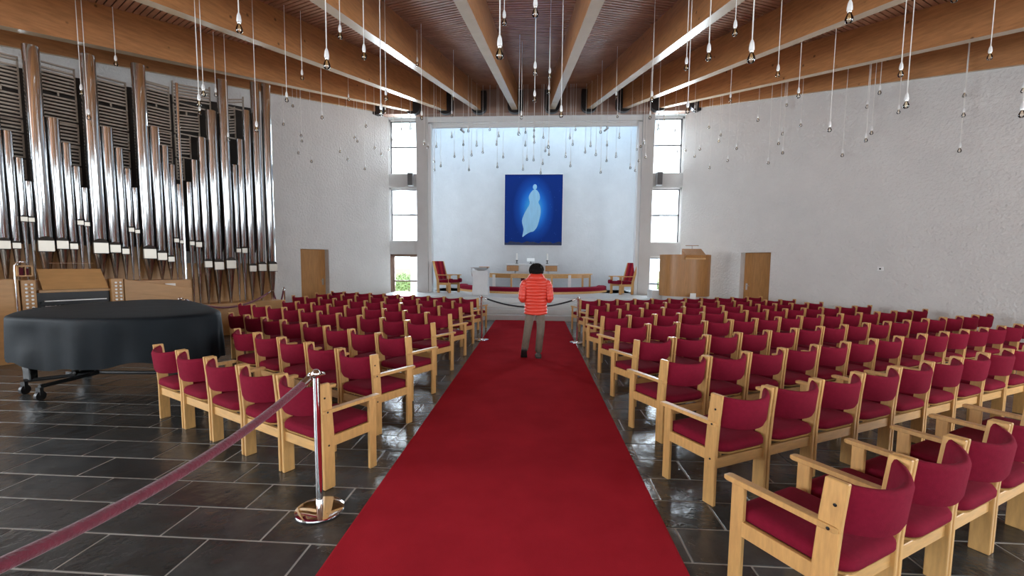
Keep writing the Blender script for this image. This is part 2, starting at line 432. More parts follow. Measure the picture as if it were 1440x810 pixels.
m = MB(); m.box(-4.6, 4.6, 16.25, 16.75, 8.0, 9.2); m.box(-4.35, 4.35, 16.25, 16.6, 6.9, 8.0); m.obj('wall_recess_front', 'altar_plaster', kind='structure')
m = MB(); m.box(-4.35, 4.35, 16.7, 18.5, 8.75, 8.77); m.obj('window_6', 'window_glass', kind='structure')
plat = MB(); plat.box(-5.0, 5.0, 13.77, 15.88, 0, .60); plat.box(-3.77, 3.77, 15.88, 18.5, 0, .60); plat.box(-4.35, 4.35, 16.5, 18.5, 0, .60)
platform = plat.obj('altar_platform', 'platform_stone', kind='structure')
for k in range(3):
    m = MB(); m.box(-5.0, 5.0, 12.87 + k * .30, 13.78, k * .15, (k + 1) * .15); m.obj('step', 'platform_stone', platform, bevel=.006)

# ---- tall windows either side of the altar
def tall_window(s, n):
    w = empty('window_%d' % n, (0, 0, 0), 0, 'structure')
    xa, xb = (4.17, 5.24)
    def bx(mb, a, b, y0, y1, z0, z1):
        x0, x1 = sorted((s * a, s * b)); mb.box(x0, x1, y0, y1, z0, z1)
    lights = [(4.86, 6.80), (2.44, 4.38), (0.30, 1.97)]
    for (z0, z1) in ((4.38, 4.86), (1.97, 2.44), (0.0, 0.30)):
        m = MB(); bx(m, xa, xb, 16.05, 16.40, z0, z1); m.obj('spandrel', 'paint_grey', w)
    for q, (z0, z1) in enumerate(lights):
        fm = 'frame_brown' if q == 2 and s < 0 else 'frame_white'
        fw = .11 if q == 2 and s < 0 else .06
        m = MB(); bx(m, xb - fw, xb, 16.12, 16.22, z0, z1); bx(m, xa, xa + .02, 16.12, 16.22, z0, z1); bx(m, xa, xb, 16.12, 16.22, z1 - .06, z1); bx(m, xa, xb, 16.12, 16.22, z0, z0 + .03)
        m.obj('frame', fm, w)
        zm = (z0 + z1) / 2 if q < 2 else 0.98
        m = MB(); bx(m, xa, xb - fw, 16.13, 16.19, zm - .025, zm + .025); m.obj('glazing_bar', 'frame_brown' if fm == 'frame_brown' else 'frame_dark', w)
        m = MB(); bx(m, xb - fw - .05, xb - fw, 16.13, 16.19, z0 + .03, z1 - .06); bx(m, xa + .02, xb - fw, 16.13, 16.19, z1 - .09, z1 - .06); m.obj('sash', 'frame_dark' if fm == 'frame_white' else 'frame_brown', w)
        for (a, b) in ((z0 + .03, zm - .025), (zm + .025, z1 - .06)):
            m = MB(); bx(m, xa + .02, xb - fw - .05, 16.155, 16.165, a, b); m.obj('pane', 'window_glass', w)
    m = MB(); a, b = sorted((s * 5.24, s * 5.6)); m.box(a, b, 15.9, 16.4, 0, 6.85); m.obj('jamb', 'paint_white', w)
    return w
tall_window(-1, 1); tall_window(1, 2)

# ------------------------------------------------------------------ chairs
CW = 0.548
def chair_meshes(arm):                     # arm: -1 arm on the sitter's left, 1 on the right (seen from behind)
    parts = []
    hx = CW / 2 - 0.016
    def rear(s):
        m = MB(); x0, x1 = s * hx - .014, s * hx + .014
        m.rings([[(x0, y0, z), (x1, y0, z), (x1, y1, z), (x0, y1, z)] for z, y0, y1 in ((0, -.050, .044), (.40, -.050, .044), (.62, -.062, .030), (.805, -.078, .012))])
        return m.mesh('rear_leg', 'beech', bevel=.004)
    def front(s):
        m = MB(); top = .585 if s == arm else .405
        m.box(s * hx - .014, s * hx + .014, .375, .445, 0, top); return m.mesh('front_leg', 'beech', bevel=.004)
    for s in (-1, 1):
        parts.append(('rear_leg', rear(s))); parts.append(('front_leg', front(s)))
        m = MB(); m.box(s * hx - .012, s * hx + .012, .030, .385, .315, .395); parts.append(('side_rail', m.mesh('side_rail', 'beech', bevel=.003)))
    m = MB(); m.box(-hx + .010, hx - .010, -.030, -.004, .262, .338); parts.append(('rear_rail', m.mesh('rear_rail', 'beech_rail', bevel=.003)))
    m = MB(); m.box(-hx + .010, hx - .010, .400, .424, .315, .385); parts.append(('front_rail', m.mesh('front_rail', 'beech_rail', bevel=.003)))
    m = MB(); m.rings([[(x, y, z) for x in (arm * hx - .027, arm * hx + .027) for y in ()] or
        [(arm * hx - w, y, z0), (arm * hx + w, y, z0), (arm * hx + w, y, z1), (arm * hx - w, y, z1)] for y, w, z0, z1 in ((-.055, .020, .582, .602), (-.04, .026, .578, .606), (.47, .026, .578, .606), (.487, .020, .582, .602))])
    parts.append(('armrest', m.mesh('armrest', 'beech', bevel=.003)))
    # seat: rounded cushion on a thin board
    def outline(inset, z, hw=.242, y0=-.050, y1=.445):
        pts = []
        rb, rf = .10, .035
        def arc(cx, cy, r, a0, a1, n):
            for k in range(n + 1):
                a = a0 + (a1 - a0) * k / n
                pts.append((cx + max(.002, r) * math.cos(a), cy + max(.002, r) * math.sin(a), z))
        h = hw - inset; a, b = y0 + inset, y1 - inset; rb2, rf2 = rb - inset * .5, max(.01, rf - inset * .5)
        arc(h - rf2, b - rf2, rf2, 0, math.pi / 2, 3); arc(-h + rf2, b - rf2, rf2, math.pi / 2, math.pi, 3)
        arc(-h + rb2, a + rb2 * .7, rb2, math.pi, 1.5 * math.pi, 5); arc(h - rb2, a + rb2 * .7, rb2, 1.5 * math.pi, 2 * math.pi, 5)
        return pts
    m = MB(); m.rings([outline(i, z) for i, z in ((.012, .388), (.0, .400), (.0, .430), (.010, .448), (.040, .458), (.11, .462))])
    parts.append(('seat', m.mesh('seat', 'red_fabric', smooth=60)))
    m = MB(); m.rings([outline(i, z) for i, z in ((.012, .374), (.006, .388))])
    parts.append(('seat_board', m.mesh('seat_board', 'beech_rail')))
    # backrest: upholstered panel bowed towards the rear
    m = MB(); rr = []; nU = 14; hb = hx - .0145
    for k in range(nU + 1):
        t = -1 + 2 * k / nU; x = t * hb
        yc = -.125 + .125 * abs(t) ** 2.2
        th = .021
        sl = -(.125 * 2.2 * abs(t) ** 1.2 * (1 if t > 0 else -1)) / hb
        nv = Vector((sl, 1)).normalized()
        z0, z1 = .555 + .020 * t * t, .768 + .026 * t * t
        th = .024
        sec = [(-th * .6, z0), (-th, z0 + .03), (-th, z1 - .03), (-th * .6, z1 - .006), (0, z1), (th * .6, z1 - .006), (th, z1 - .03), (th, z0 + .03), (th * .6, z0), (0, z0 - .003)]
        lean = lambda z: -(z - .57) * .10
        rr.append([(x + nv.x * o if 0 < k < nU else x, yc + nv.y * o + lean(z), z) for o, z in sec])
    m.rings(rr); parts.append(('backrest', m.mesh('backrest', 'red_fabric', smooth=50)))
    return parts
bolt_mesh = MB(); bolt_mesh.lathe([(.0075, 0), (.0075, .003), (.003, .004)], 8); bolt_mesh = bolt_mesh.mesh('bolt', 'dark_plastic')
CH = {-1: chair_meshes(-1), 1: chair_meshes(1)}
def chair(x, y, rz, arm, sx, label, group, near):
    e = empty('church_chair', (x, y, 0), rz); e.scale = (sx, 1, 1)
    for nm, me in CH[arm]: link(nm, me, e)
    if near:
        hx = CW / 2 - 0.016
        for s in (-1, 1):
            for (yy, z) in ((-.008, .335), (-.035, .70)) + (((-.02, .592),) if s == arm else ()):
                b = link('bolt', bolt_mesh, e); b.location = (s * (hx + .0155 if z < .59 or z > .6 else hx + .027), yy, z); b.rotation_euler = (0, s * R(90), 0)
    return tag(e, label, 'chair', group)
# rows: aisle-side rear post and the last rear post of each row, number of chairs
ROWS_R = [((1.394, 1.882), 29.5, None, 6), ((1.385, 3.093), 27.6, None, 9), ((1.335, 4.172), 27.0, None, 14), ((1.318, 5.247), None, (8.88, 9.033), 15),
          ((1.32, 6.456), None, (8.37, 9.828), 14), ((1.27, 7.562), None, (7.80, 10.59), 13), ((1.31, 8.642), None, (7.19, 11.322), 12),
          ((1.275, 9.777), None, (7.00, 12.127), 12), ((1.235, 10.95), None, (6.55, 12.95), 11)]
ROWS_L = [((-1.350, 3.083), None, (-3.839, 4.412), 5), ((-1.356, 4.112), None, (-3.772, 5.558), 5), ((-1.336, 5.164), None, (-5.054, 7.233), 8),
          ((-1.324, 6.396), None, (-6.08, 8.938), 10), ((-1.29, 7.519), None, (-5.569, 9.676), 9), ((-1.306, 8.681), None, (-6.13, 11.09), 10),
          ((-1.261, 9.908), None, (-5.99, 12.03), 10), ((-1.264, 10.95), None, (-5.93, 12.86), 10)]
for side, rows, s in (('right', ROWS_R, 1), ('left', ROWS_L, -1)):
    for r, (a, ang, b, n) in enumerate(rows):
        a = Vector(a)
        if b is not None:
            d = Vector(b) - a; step = d.length / n; th = math.atan2(d.y, abs(d.x))
        else:
            th = R(ang); step = .556; d = Vector((s * math.cos(th), math.sin(th)))
        u = d.normalized()
        sx = min(1.0, (step - .004) / CW)
        for k in range(n):
            c = a + u * (step * (k + .5))
            lab = 'red-upholstered beech chair, %s from the aisle in the %s row %s of the carpet' % (ordinal(k + 1), 'nearest' if r == 0 else ordinal(r + 1) + '-nearest', side)
            chair(c.x, c.y, s * th, -s, sx, lab, 'red chairs in rows %s of the carpet' % side, (s > 0 and r < 2 and k < 5) or (s < 0 and r < 2))

# ------------------------------------------------------------------ organ along the left wall
def og(u, n, z): return PL(u + 0.0, n, z)
# pipes: place along the front, diameter, mouth height, top height
PIPES = [(-9.30, .224, 1.93, 5.15), (-9.52, .165, 1.93, 4.10), (-9.665, .12, 1.93, 3.72), (-9.77, .093, 2.36, 3.35), (-9.088, .158, 1.928, 4.062), (-8.948, .111, 1.916, 3.806), (-8.839, .093, 2.368, 3.389), (-8.753, .081, 2.363, 3.013), (-8.60, .224, 1.929, 5.30),
 (-8.394, .17, 1.954, 4.158), (-8.247, .119, 1.929, 3.764), (-8.138, .093, 2.362, 3.372), (-8.049, .081, 2.343, 3.005), (-7.88, .234, 1.916, 5.42), (-7.672, .175, 1.908, 4.18),
 (-7.518, .121, 1.858, 3.829), (-7.408, .093, 2.28, 3.461), (-7.315, .08, 2.251, 3.107), (-7.14, .229, 1.825, 5.512), (-6.935, .173, 1.77, 4.372), (-6.78, .122, 1.713, 4.03),
 (-6.67, .092, 2.105, 3.668), (-6.575, .077, 2.079, 3.283), (-6.39, .094, 2.056, 3.355), (-6.265, .127, 2.036, 3.842), (-6.1, .162, 1.611, 4.35), (-5.89, .206, 1.579, 4.979),
 (-5.64, .219, 1.612, 5.707), (-5.46, .102, 1.928, 3.886), (-5.33, .129, 1.932, 4.488), (-5.16, .166, 1.511, 5.181), (-4.94, .195, 1.534, 5.88), (-4.685, .208, 1.534, 5.92)]
organ = empty('pipe_organ', og(-6.9, .9, 0), 0)
tag(organ, 'tall pipe organ with polished metal pipes over an oak console along the left wall', 'organ')
oinv = Matrix.Translation(-Vector(organ.location))
def oput(mb, name, mats, parent=None, **k):
    o = mb.obj(name, mats, organ if parent is None else parent, **k)
    if parent is None: o.matrix_parent_inverse = oinv
    return o
def obox(mb, u0, u1, n0, n1, z0, z1, mi=0, z1b=None):
    z1b = z1 if z1b is None else z1b
    mb.hexa([og(u0, n1, z0), og(u1, n1, z0), og(u1, n0, z0), og(u0, n0, z0), og(u0, n1, z1), og(u1, n1, z1b), og(u1, n0, z1b), og(u0, n0, z1)], mi)
NORM = (PL(0, 1, 0) - PL(0, 0, 0)); UDIR = (PL(1, 0, 0) - PL(0, 0, 0))
for (u, dia, zm, zt) in PIPES:
    r = dia / 2; foot = 1.28 if u < -6.5 else .72
    c = og(u, 1.70 + (.10 - r) * .6, 0)
    big = zm < 2.0 and (u < -6.5) or zm < 1.7
    m = MB(); seg = 20
    prof = [(r * .22, foot), (r * .95, zm - dia * .55), (r, zm - dia * .45), (r, zt - .003), (r * .93, zt), (r * .90, zt), (r * .90, zt - .25)]
    m.lathe(prof, seg, (c.x, c.y, 0), True, True)
    p = oput(m, 'pipe', 'pipe_metal', smooth=40)
    me = p.data; me.materials.append(MATS['pipe_foot'])
    for pl in me.polygons:
        if pl.center.z < zm - dia * .46 and big: pl.material_index = 1
    # mouth: flat lower plate with a dark arched slot above
    def mp(a, h, out): return c + UDIR * (a * r) + NORM * out + Vector((0, 0, h))
    q = MB()
    zb, zt2 = zm - dia * .46, zm + dia * .36
    pr = [(-.88, zb), (.88, zb), (.88, zt2), (-.88, zt2)]
    q.rings([[mp(a, h, r * .50) for a, h in pr], [mp(a, h, r * 1.03) for a, h in pr]])
    oput(q, 'mouth', 'pipe_lip', p)
    q = MB(); pr = [(-.9, zt2)] + [(.9 * -math.cos(t), zt2 + dia * .34 * math.sin(t)) for t in [k * math.pi / 8 for k in range(1, 8)]] + [(.9, zt2)]
    q.rings([[mp(a, h, r * .3) for a, h in pr], [mp(a, h, r * 1.015) for a, h in pr]])
    oput(q, 'upper_lip', 'organ_dark', p)
    q = MB(); q.rings([[mp(a, h, r * .5) for a, h in ((-.95, zb - .012), (.95, zb - .012), (.95, zb), (-.95, zb))], [mp(a, h, r * 1.06) for a, h in ((-.95, zb - .012), (.95, zb - .012), (.95, zb), (-.95, zb))]])
    oput(q, 'languid', 'organ_dark', p)
# case: dark body behind the pipes, oak board behind the feet
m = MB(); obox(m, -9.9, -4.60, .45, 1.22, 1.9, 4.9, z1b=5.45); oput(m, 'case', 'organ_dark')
m = MB(); obox(m, -9.9, -6.52, .45, 1.45, 0, 1.95); oput(m, 'foot_board', 'organ_oak')
m = MB(); obox(m, -6.52, -4.58, .45, 1.45, 0, 1.62); oput(m, 'foot_board', 'organ_oak')
m = MB(); obox(m, -9.9, -6.52, 1.45, 1.98, 0, 1.28); oput(m, 'wind_chest', 'organ_oak')
m = MB(); obox(m, -6.52, -4.55, 1.45, 1.98, 0, .72); oput(m, 'wind_chest', 'organ_oak', bevel=.008)
m = MB(); m.tube([og(-6.515, 1.72, 1.1), og(-6.515, 1.72, 5.36)], .028, 12); oput(m, 'post', 'chrome', smooth=40)
# swell grilles: framed ladders of slats stepping down behind the short pipes
def grille(u0, u1, z0, z1, tilt=0.0, pitch=.062):
    m = MB(); n0, n1 = 1.36, 1.40
    zt = lambda u: z1 + tilt * (u - u0)
    for a, b in ((u0, u0 + .022), (u1 - .022, u1)):
        obox(m, a, b, n0, n1, z0, zt(a), z1b=zt(b))
    obox(m, u0, u1, n0, n1, z0, z0 + .025); obox(m, u0, u1, n0 - .0, n1, z1 - .025, z1) if not tilt else None
    mid = (u0 + u1) / 2
    z = z0 + pitch; k = 0
    while z < z1 - .03:
        w = .030
        if k % 7 == 6:
            obox(m, mid - .012, mid + .012, n0, n1, z - pitch, z + w)
        dz = tilt * (u1 - u0)
        P = [og(u0, n1, z), og(u1, n1, z + dz), og(u1, n0, z + dz), og(u0, n0, z)]
        m.hexa(P + [q + Vector((0, 0, w)) for q in P]); z += pitch * (1 if k % 7 != 5 else 1.7); k += 1
    return oput(m, 'grille', 'grille_wood')
def gset(ps, uend, ztop, right=False):
    # ps: list of (left edge u, top z) of the short pipes, tallest first
    zprev = ztop
    for (u, z) in ps:
        grille(u, uend, z + .03, zprev, 0.0); zprev = z + .0
gset([(-9.17, 4.1), (-9.0, 3.85), (-8.88, 3.42), (-8.79, 3.05)], -8.715, 5.16)
gset([(-8.49, 4.2), (-8.31, 3.80), (-8.18, 3.41), (-8.09, 3.05)], -8.0, 5.2)
gset([(-7.765, 4.22), (-7.58, 3.86), (-7.455, 3.50), (-7.355, 3.15)], -7.26, 5.2)
gset([(-7.02, 4.42), (-6.85, 4.07), (-6.72, 3.71), (-6.615, 3.32)], -6.54, 5.35)
def gsetr(ps, u0, ztop, tilt):
    zprev = ztop
    for (u, z) in ps: grille(u0, u, z + .03, zprev, tilt); zprev = z
gsetr([(-5.76, 5.02), (-6.0, 4.38), (-6.19, 3.88), (-6.33, 3.4)], -6.49, 5.5, .12)
gsetr([(-5.05, 5.22), (-5.25, 4.52), (-5.40, 3.92)], -5.52, 5.45, .30)
# console
m = MB(); obox(m, -9.9, -9.03, 1.98, 2.35, 0, 1.36); oput(m, 'side_panel', 'organ_oak', bevel=.006)
m = MB(); obox(m, -9.9, -9.03, 2.35, 2.362, 0, 1.09); oput(m, 'side_panel_board', 'organ_oak', bevel=.003)
m = MB(); obox(m, -7.70, -6.62, 1.98, 2.30, 0, 1.33, z1b=1.12); oput(m, 'side_panel', 'organ_oak', bevel=.006)
m = MB(); obox(m, -7.70, -6.64, 2.30, 2.315, 0, 1.085, z1b=.89); oput(m, 'side_panel_board', 'organ_oak', bevel=.003)
m = MB(); obox(m, -9.03, -7.70, 1.98, 2.12, 0, 1.34); oput(m, 'console_back', 'organ_oak')
m = MB(); obox(m, -8.80, -7.88, 2.12, 2.24, 1.12, 1.165); oput(m, 'console_shelf', 'organ_oak', bevel=.004)
m = MB(); obox(m, -9.03, -7.70, 2.12, 2.62, 0, .74); oput(m, 'console_base', 'organ_oak')
for (ua, ub) in ((-9.01, -8.84), (-7.89, -7.72)):
    m = MB(); obox(m, ua, ub, 2.12, 2.34, .74, 1.34); jb = oput(m, 'stop_jamb', 'organ_oak', bevel=.004)
    for k in range(8):
        for a in (.32, .70):
            uu = ua + (ub - ua) * a; z = 1.27 - k * .062
            q = MB(); q.tube([og(uu, 2.34, z), og(uu, 2.385, z), og(uu, 2.39, z)], [.012, .018, .012], 8)
            oput(q, 'stop_knob', 'white_plastic', jb, smooth=40)
m = MB(); obox(m, -8.83, -7.90, 2.12, 2.22, .74, 1.12); oput(m, 'key_panel', 'dark_plastic')
for k in range(3):
    z = .80 + k * .085; n1 = 2.46 - k * .10
    m = MB(); obox(m, -8.78, -7.93, 2.2, n1, z - .03, z); mn = oput(m, 'manual', 'dark_plastic')
    q = MB(); obox(q, -8.74, -7.95, n1 - .10, n1 + .004, z, z + .016); oput(q, 'white_keys', 'white_plastic', mn)
    q = MB()
    for i in range(46):
        if i % 7 in (2, 6): continue
        uu = -8.74 + .79 * (i + 1) / 47
        obox(q, uu - .006, uu + .006, n1 - .10, n1 - .03, z + .016, z + .026)
    oput(q, 'black_keys', 'piano_black', mn, kind='stuff')
# music desk, leaning back
m = MB(); pts = [(-8.76, 2.30, 1.170), (-7.92, 2.30, 1.170), (-7.99, 2.17, 1.520), (-8.80, 2.17, 1.520)]
A = [og(*p) for p in pts]; m.hexa([A[0], A[1], A[1] - NORM * .02, A[0] - NORM * .02, A[3], A[2], A[2] - NORM * .02, A[3] - NORM * .02])
oput(m, 'music_desk', 'organ_oak', bevel=.003)
m = MB(); m.tube([og(-8.62, 2.0, 1.62), og(-8.05, 2.0, 1.62)], .006, 6); oput(m, 'lamp_rod', 'chrome')
m = MB(); m.tube([og(-9.07, 2.40, .70), og(-9.07, 2.40, 1.50), og(-9.065, 2.40, 1.58), og(-9.04, 2.40, 1.625), og(-9.0, 2.40, 1.645), og(-8.95, 2.39, 1.635), og(-8.92, 2.38, 1.60)], .011, 10)
oput(m, 'lamp_arm', 'chrome', smooth=40)
m = MB()
for a, b, c0, d in ((-9.03, -9.01, 1.40, 1.58), (-8.87, -8.85, 1.40, 1.58), (-9.03, -8.85, 1.40, 1.42), (-9.03, -8.85, 1.56, 1.58), (-8.94, -8.93, 1.42, 1.56)): obox(m, a, b, 2.08, 2.28, c0, d)
oput(m, 'letter_rack', 'organ_oak')
m = MB(); obox(m, -9.01, -8.95, 2.1, 2.2, 1.42, 1.54); obox(m, -8.925, -8.89, 2.1, 2.2, 1.42, 1.53); oput(m, 'rack_book', 'velvet_rope')
m = MB(); obox(m, -7.00, -6.83, 2.06, 2.09, 1.13, 1.215); tag(m.obj('name_card', 'paper'), 'small white card lying on the sloping oak panel right of the organ console', 'card')

# ------------------------------------------------------------------ covered grand piano
OUT = [(-6.02, 4.74), (-6.30, 4.96), (-6.52, 5.30), (-6.60, 5.72), (-6.40, 6.28), (-5.95, 6.72), (-5.35, 6.62), (-4.75, 6.22), (-4.28, 5.82), (-3.98, 5.52), (-3.93, 5.28), (-4.10, 5.00), (-4.45, 4.78), (-4.95, 4.66), (-5.50, 4.66)]
def smooth_closed(P, k=8):
    o = []; n = len(P)
    for i in range(n):
        p0, p1, p2, p3 = (Vector(P[(i + d) % n]) for d in (-1, 0, 1, 2))
        for j in range(k):
            t = j / k
            o.append(.5 * ((2 * p1) + (p2 - p0) * t + (2 * p0 - 5 * p1 + 4 * p2 - p3) * t * t + (3 * p1 - p0 - 3 * p2 + p3) * t ** 3))
    return o
O = smooth_closed(OUT); cen = sum(O, Vector((0, 0))) / len(O)
def ring(scale, z, fold=0.0, hem=False):
    out = []
    for i, p in enumerate(O):
        q = cen + (p - cen) * scale
        d = (p - cen).normalized()
        w = fold * (math.sin(i * .55) * .6 + math.sin(i * 1.31 + 1) * .4)
        if .5 < z < .97: w += -.05 * math.exp(-((p.x + 5.75) / .16) ** 2) * math.exp(-((z - .78) / .14) ** 2) * (1 if p.y < 5.1 else 0)
        zz = z + .045 * max(0, min(1, (q.y - 4.7) / 1.9)) * (1 if z > .95 else 0) + (.035 * math.sin(i * .21 + .5) + .02 * math.sin(i * .6) if hem else 0)
        out.append((q.x + d.x * w, q.y + d.y * w, zz))
    return out
m = MB()
rr = [ring(.02, 1.030), ring(.35, 1.030), ring(.70, 1.026), ring(.90, 1.022), ring(.965, 1.015), ring(.992, 1.000), ring(1.0, .975, .002), ring(1.002, .90, .008), ring(1.004, .78, .016), ring(1.006, .66, .022), ring(1.008, .55, .026), ring(1.010, .45, .028, True)]
rin = [ring(.995, .452, .028, True), ring(.985, .70, .015), ring(.975, .955, .0)]
m.rings(rr + rin, True, False)
cov = m.obj('piano_cover', 'black_cloth', smooth=70)
tag(cov, 'black cloth cover draped over the grand piano beside the organ console', 'cover')
m = MB(); m.tube([(-6.55, 5.45, 1.032), (-5.6, 5.62, 1.036), (-4.5, 5.50, 1.030)], .012, 6); m.obj('cover_seam', 'black_cloth', cov, smooth=60)
piano = empty('grand_piano', (-5.4, 5.6, 0)); tag(piano, 'black grand piano under a cloth, standing on a wheeled dolly', 'piano')
pinv = Matrix.Translation((5.4, -5.6, 0))
def pput(m, nm, mt, parent=None, **k):
    o = m.obj(nm, mt, piano if parent is None else parent, **k)
    if parent is None: o.matrix_parent_inverse = pinv
    return o
m = MB(); m.rings([ring(.955, .60), ring(.955, .94)]); pput(m, 'case', 'piano_black', smooth=40)
for (x, y) in ((-6.20, 5.08), (-6.35, 5.85), (-4.75, 5.62)):
    m = MB(); m.rings([[(x + a * w, y + b * w, z) for a, b in ((-1, -1), (1, -1), (1, 1), (-1, 1))] for z, w in ((.17, .05), (.30, .05), (.45, .065), (.61, .075))])
    pput(m, 'leg', 'piano_black', bevel=.01)
hub = Vector((-5.72, 5.50, .17))
for (x, y) in ((-6.22, 5.02), (-6.40, 5.95), (-4.45, 5.60), (-5.75, 4.80)):
    m = MB(); m.tube([hub, (x, y, .17)], .024, 8); arm_ = pput(m, 'dolly_arm', 'black_metal')
    q = MB(); q.tube([(x - .018, y, .058), (x + .018, y, .058)], .058, 16); q.box(x - .03, x + .03, y - .02, y + .02, .07, .16)
    pput(q, 'caster', 'black_metal', arm_, smooth=40)
m = MB(); m.box(-5.95, -5.90, 5.35, 5.40, .20, .62); m.box(-5.95, -5.90, 5.55, 5.60, .20, .62); m.box(-6.0, -5.86, 5.32, 5.63, .17, .22); pput(m, 'pedal_lyre', 'piano_black')

# ------------------------------------------------------------------ stanchions and ropes
def stanchion(x, y, label):
    e = empty('rope_stanchion', (x, y, 0)); tag(e, label, 'stanchion', 'chrome rope stanchions')
    m = MB(); m.lathe([(.155, 0), (.160, .006), (.158, .014), (.13, .020), (.04, .024)], 32); m.obj('base', 'chrome', e, smooth=35)
    m = MB(); m.lathe([(.0225, .022), (.0225, .93)], 16); m.obj('pole', 'chrome', e, smooth=40)
    m = MB(); m.lathe([(.026, .925), (.030, .935), (.030, .955), (.022, .97), (.012, .98)], 16)
    m.tube([(.052 * math.cos(t), .052 * math.sin(t), .947) for t in [k * math.pi / 8 for k in range(17)]], .006, 6)
    m.obj('hook_ring', 'chrome', e, smooth=40)
    return e
def rope(a, b, sag, rad, mt, label, hooks=True):
    a, b = Vector(a), Vector(b); d = (b - a)
    P = [a + d * t - Vector((0, 0, sag * 4 * t * (1 - t))) for t in [k / 24 for k in range(25)]]
    m = MB(); m.tube(P[1:-1] if hooks else P, rad, 10); o = m.obj('barrier_rope', mt, smooth=60)
    tag(o, label, 'rope', 'barrier ropes')
    if hooks:
        for q0, q1 in ((P[0], P[1]), (P[-1], P[-2])):
            dd = (q1 - q0).normalized()
            h = MB(); h.tube([q1 + dd * .02, q1 - dd * .045], rad * 1.12, 10); h.tube([q1 - dd * .04, q0 + dd * .012, q0 + Vector((0, 0, .02))], .006, 6)
            h.obj('rope_hook', 'chrome', o, smooth=40)
    return o
stanchion(-1.30, 2.80, 'chrome stanchion on a round base at the near left corner of the chairs')
stanchion(-1.46, 0.55, 'chrome stanchion holding the near end of the burgundy rope')
rope((-1.31, 2.76, .945), (-1.46, 0.60, .88), .14, .024, 'velvet_rope', 'burgundy velvet rope sloping across the near left floor')
stanchion(-1.02, 9.52, 'chrome stanchion at the left edge of the carpet near the altar steps')
stanchion(1.06, 9.42, 'chrome stanchion at the right edge of the carpet near the altar steps')
rope((-1.00, 9.52, .945), (1.04, 9.42, .945), .20, .018, 'black_rope', 'black rope sagging across the aisle behind the person in the red jacket')
stanchion(-6.66, 8.02, 'chrome stanchion behind the covered piano, before the organ')
stanchion(-6.42, 10.62, 'chrome stanchion at the right end of the organ by the white wall')
stanchion(-6.72, 11.65, 'chrome stanchion nearest the left oak door, beside the white wall')
rope((-6.64, 8.06, .945), (-6.43, 10.58, .945), .28, .022, 'velvet_rope', 'dark burgundy rope sagging in front of the organ pipe feet')
rope((-6.43, 10.66, .945), (-6.71, 11.61, .945), .38, .022, 'velvet_rope', 'short burgundy rope hanging in a deep loop beside the organ end')

# ------------------------------------------------------------------ altar furniture
ZP = 0.60
ptg = empty('altar_painting', (0.02, 18.46, 2.40)); tag(ptg, 'large deep blue painting with a pale glowing figure shape on the altar wall', 'painting')
def paint_mat():
    m = bpy.data.materials.new('painted_canvas'); m.use_nodes = True
    nt = m.node_tree; N = nt.nodes; L = nt.links; b = N['Principled BSDF']; b.inputs['Roughness'].default_value = .7; b.inputs['Specular IOR Level'].default_value = .1
    tc = N.new('ShaderNodeTexCoord'); mp = N.new('ShaderNodeMapping'); L.new(tc.outputs['Object'], mp.inputs[0])
    mp.inputs['Location'].default_value = (0, 0, -1.50); mp2 = N.new('ShaderNodeMapping'); mp2.inputs['Scale'].default_value = (1 / .86, 0, 1 / 1.38)
    L.new(mp.outputs[0], mp2.inputs[0])
    ln = N.new('ShaderNodeVectorMath'); ln.operation = 'LENGTH'; L.new(mp2.outputs[0], ln.inputs[0])
    rp = N.new('ShaderNodeValToRGB'); e = rp.color_ramp.elements
    e[0].position = .20; e[0].color = (.07, .42, .80, 1); e[1].position = 1.0; e[1].color = (.006, .03, .20, 1)
    k = rp.color_ramp.elements.new(.50); k.color = (.02, .17, .62, 1); k = rp.color_ramp.elements.new(.72); k.color = (.010, .07, .36, 1)
    L.new(ln.outputs['Value'], rp.inputs[0])
    vo = N.new('ShaderNodeTexVoronoi'); vo.inputs['Scale'].default_value = 6; L.new(tc.outputs['Object'], vo.inputs['Vector'])
    lt = N.new('ShaderNodeMath'); lt.operation = 'LESS_THAN'; lt.inputs[1].default_value = .07; L.new(vo.outputs['Distance'], lt.inputs[0])
    mx = N.new('ShaderNodeMix'); mx.data_type = 'RGBA'; mx.inputs[7].default_value = (.04, .12, .38, 1)
    L.new(lt.outputs[0], mx.inputs[0]); L.new(rp.outputs[0], mx.inputs[6]); L.new(mx.outputs[2], b.inputs['Base Color'])
    MATS['painted_canvas'] = m
paint_mat()
mat('painted_pale', (.30, .58, .80), .5, var=.10, scale=2.5, stretch=(4, 1, .7)); mat('painted_night', (.004, .014, .055), .5, var=.3, scale=8)
m = MB(); m.box(-1.185, 1.185, -.03, .0, 0.02, 2.90); m.obj('canvas', 'painted_canvas', ptg)
m = MB()
for a in ((-1.21, -1.185, 0, 2.92), (1.185, 1.21, 0, 2.92), (-1.21, 1.21, 0, .02), (-1.21, 1.21, 2.90, 2.925)): m.box(a[0], a[1], -.05, .03, a[2], a[3])
m.obj('frame', 'frame_white', ptg)
m = MB(); robe = [(-.44, .36), (-.30, .46), (-.12, .56), (.02, .60), (.16, .78), (.24, 1.05), (.30, 1.35), (.28, 1.60), (.20, 1.78), (.26, 1.92), (.24, 2.10), (.16, 2.24), (.06, 2.30), (-.04, 2.26), (-.14, 2.14), (-.20, 1.98), (-.16, 1.80), (-.18, 1.66), (-.32, 1.42), (-.44, 1.15), (-.46, .95), (-.40, .70), (-.42, .52)]
m.rings([[(x, y, z) for x, z in smooth_closed(robe, 3)] for y in (-.0335, -.029)]); m.obj('pale_figure', 'painted_pale', ptg)
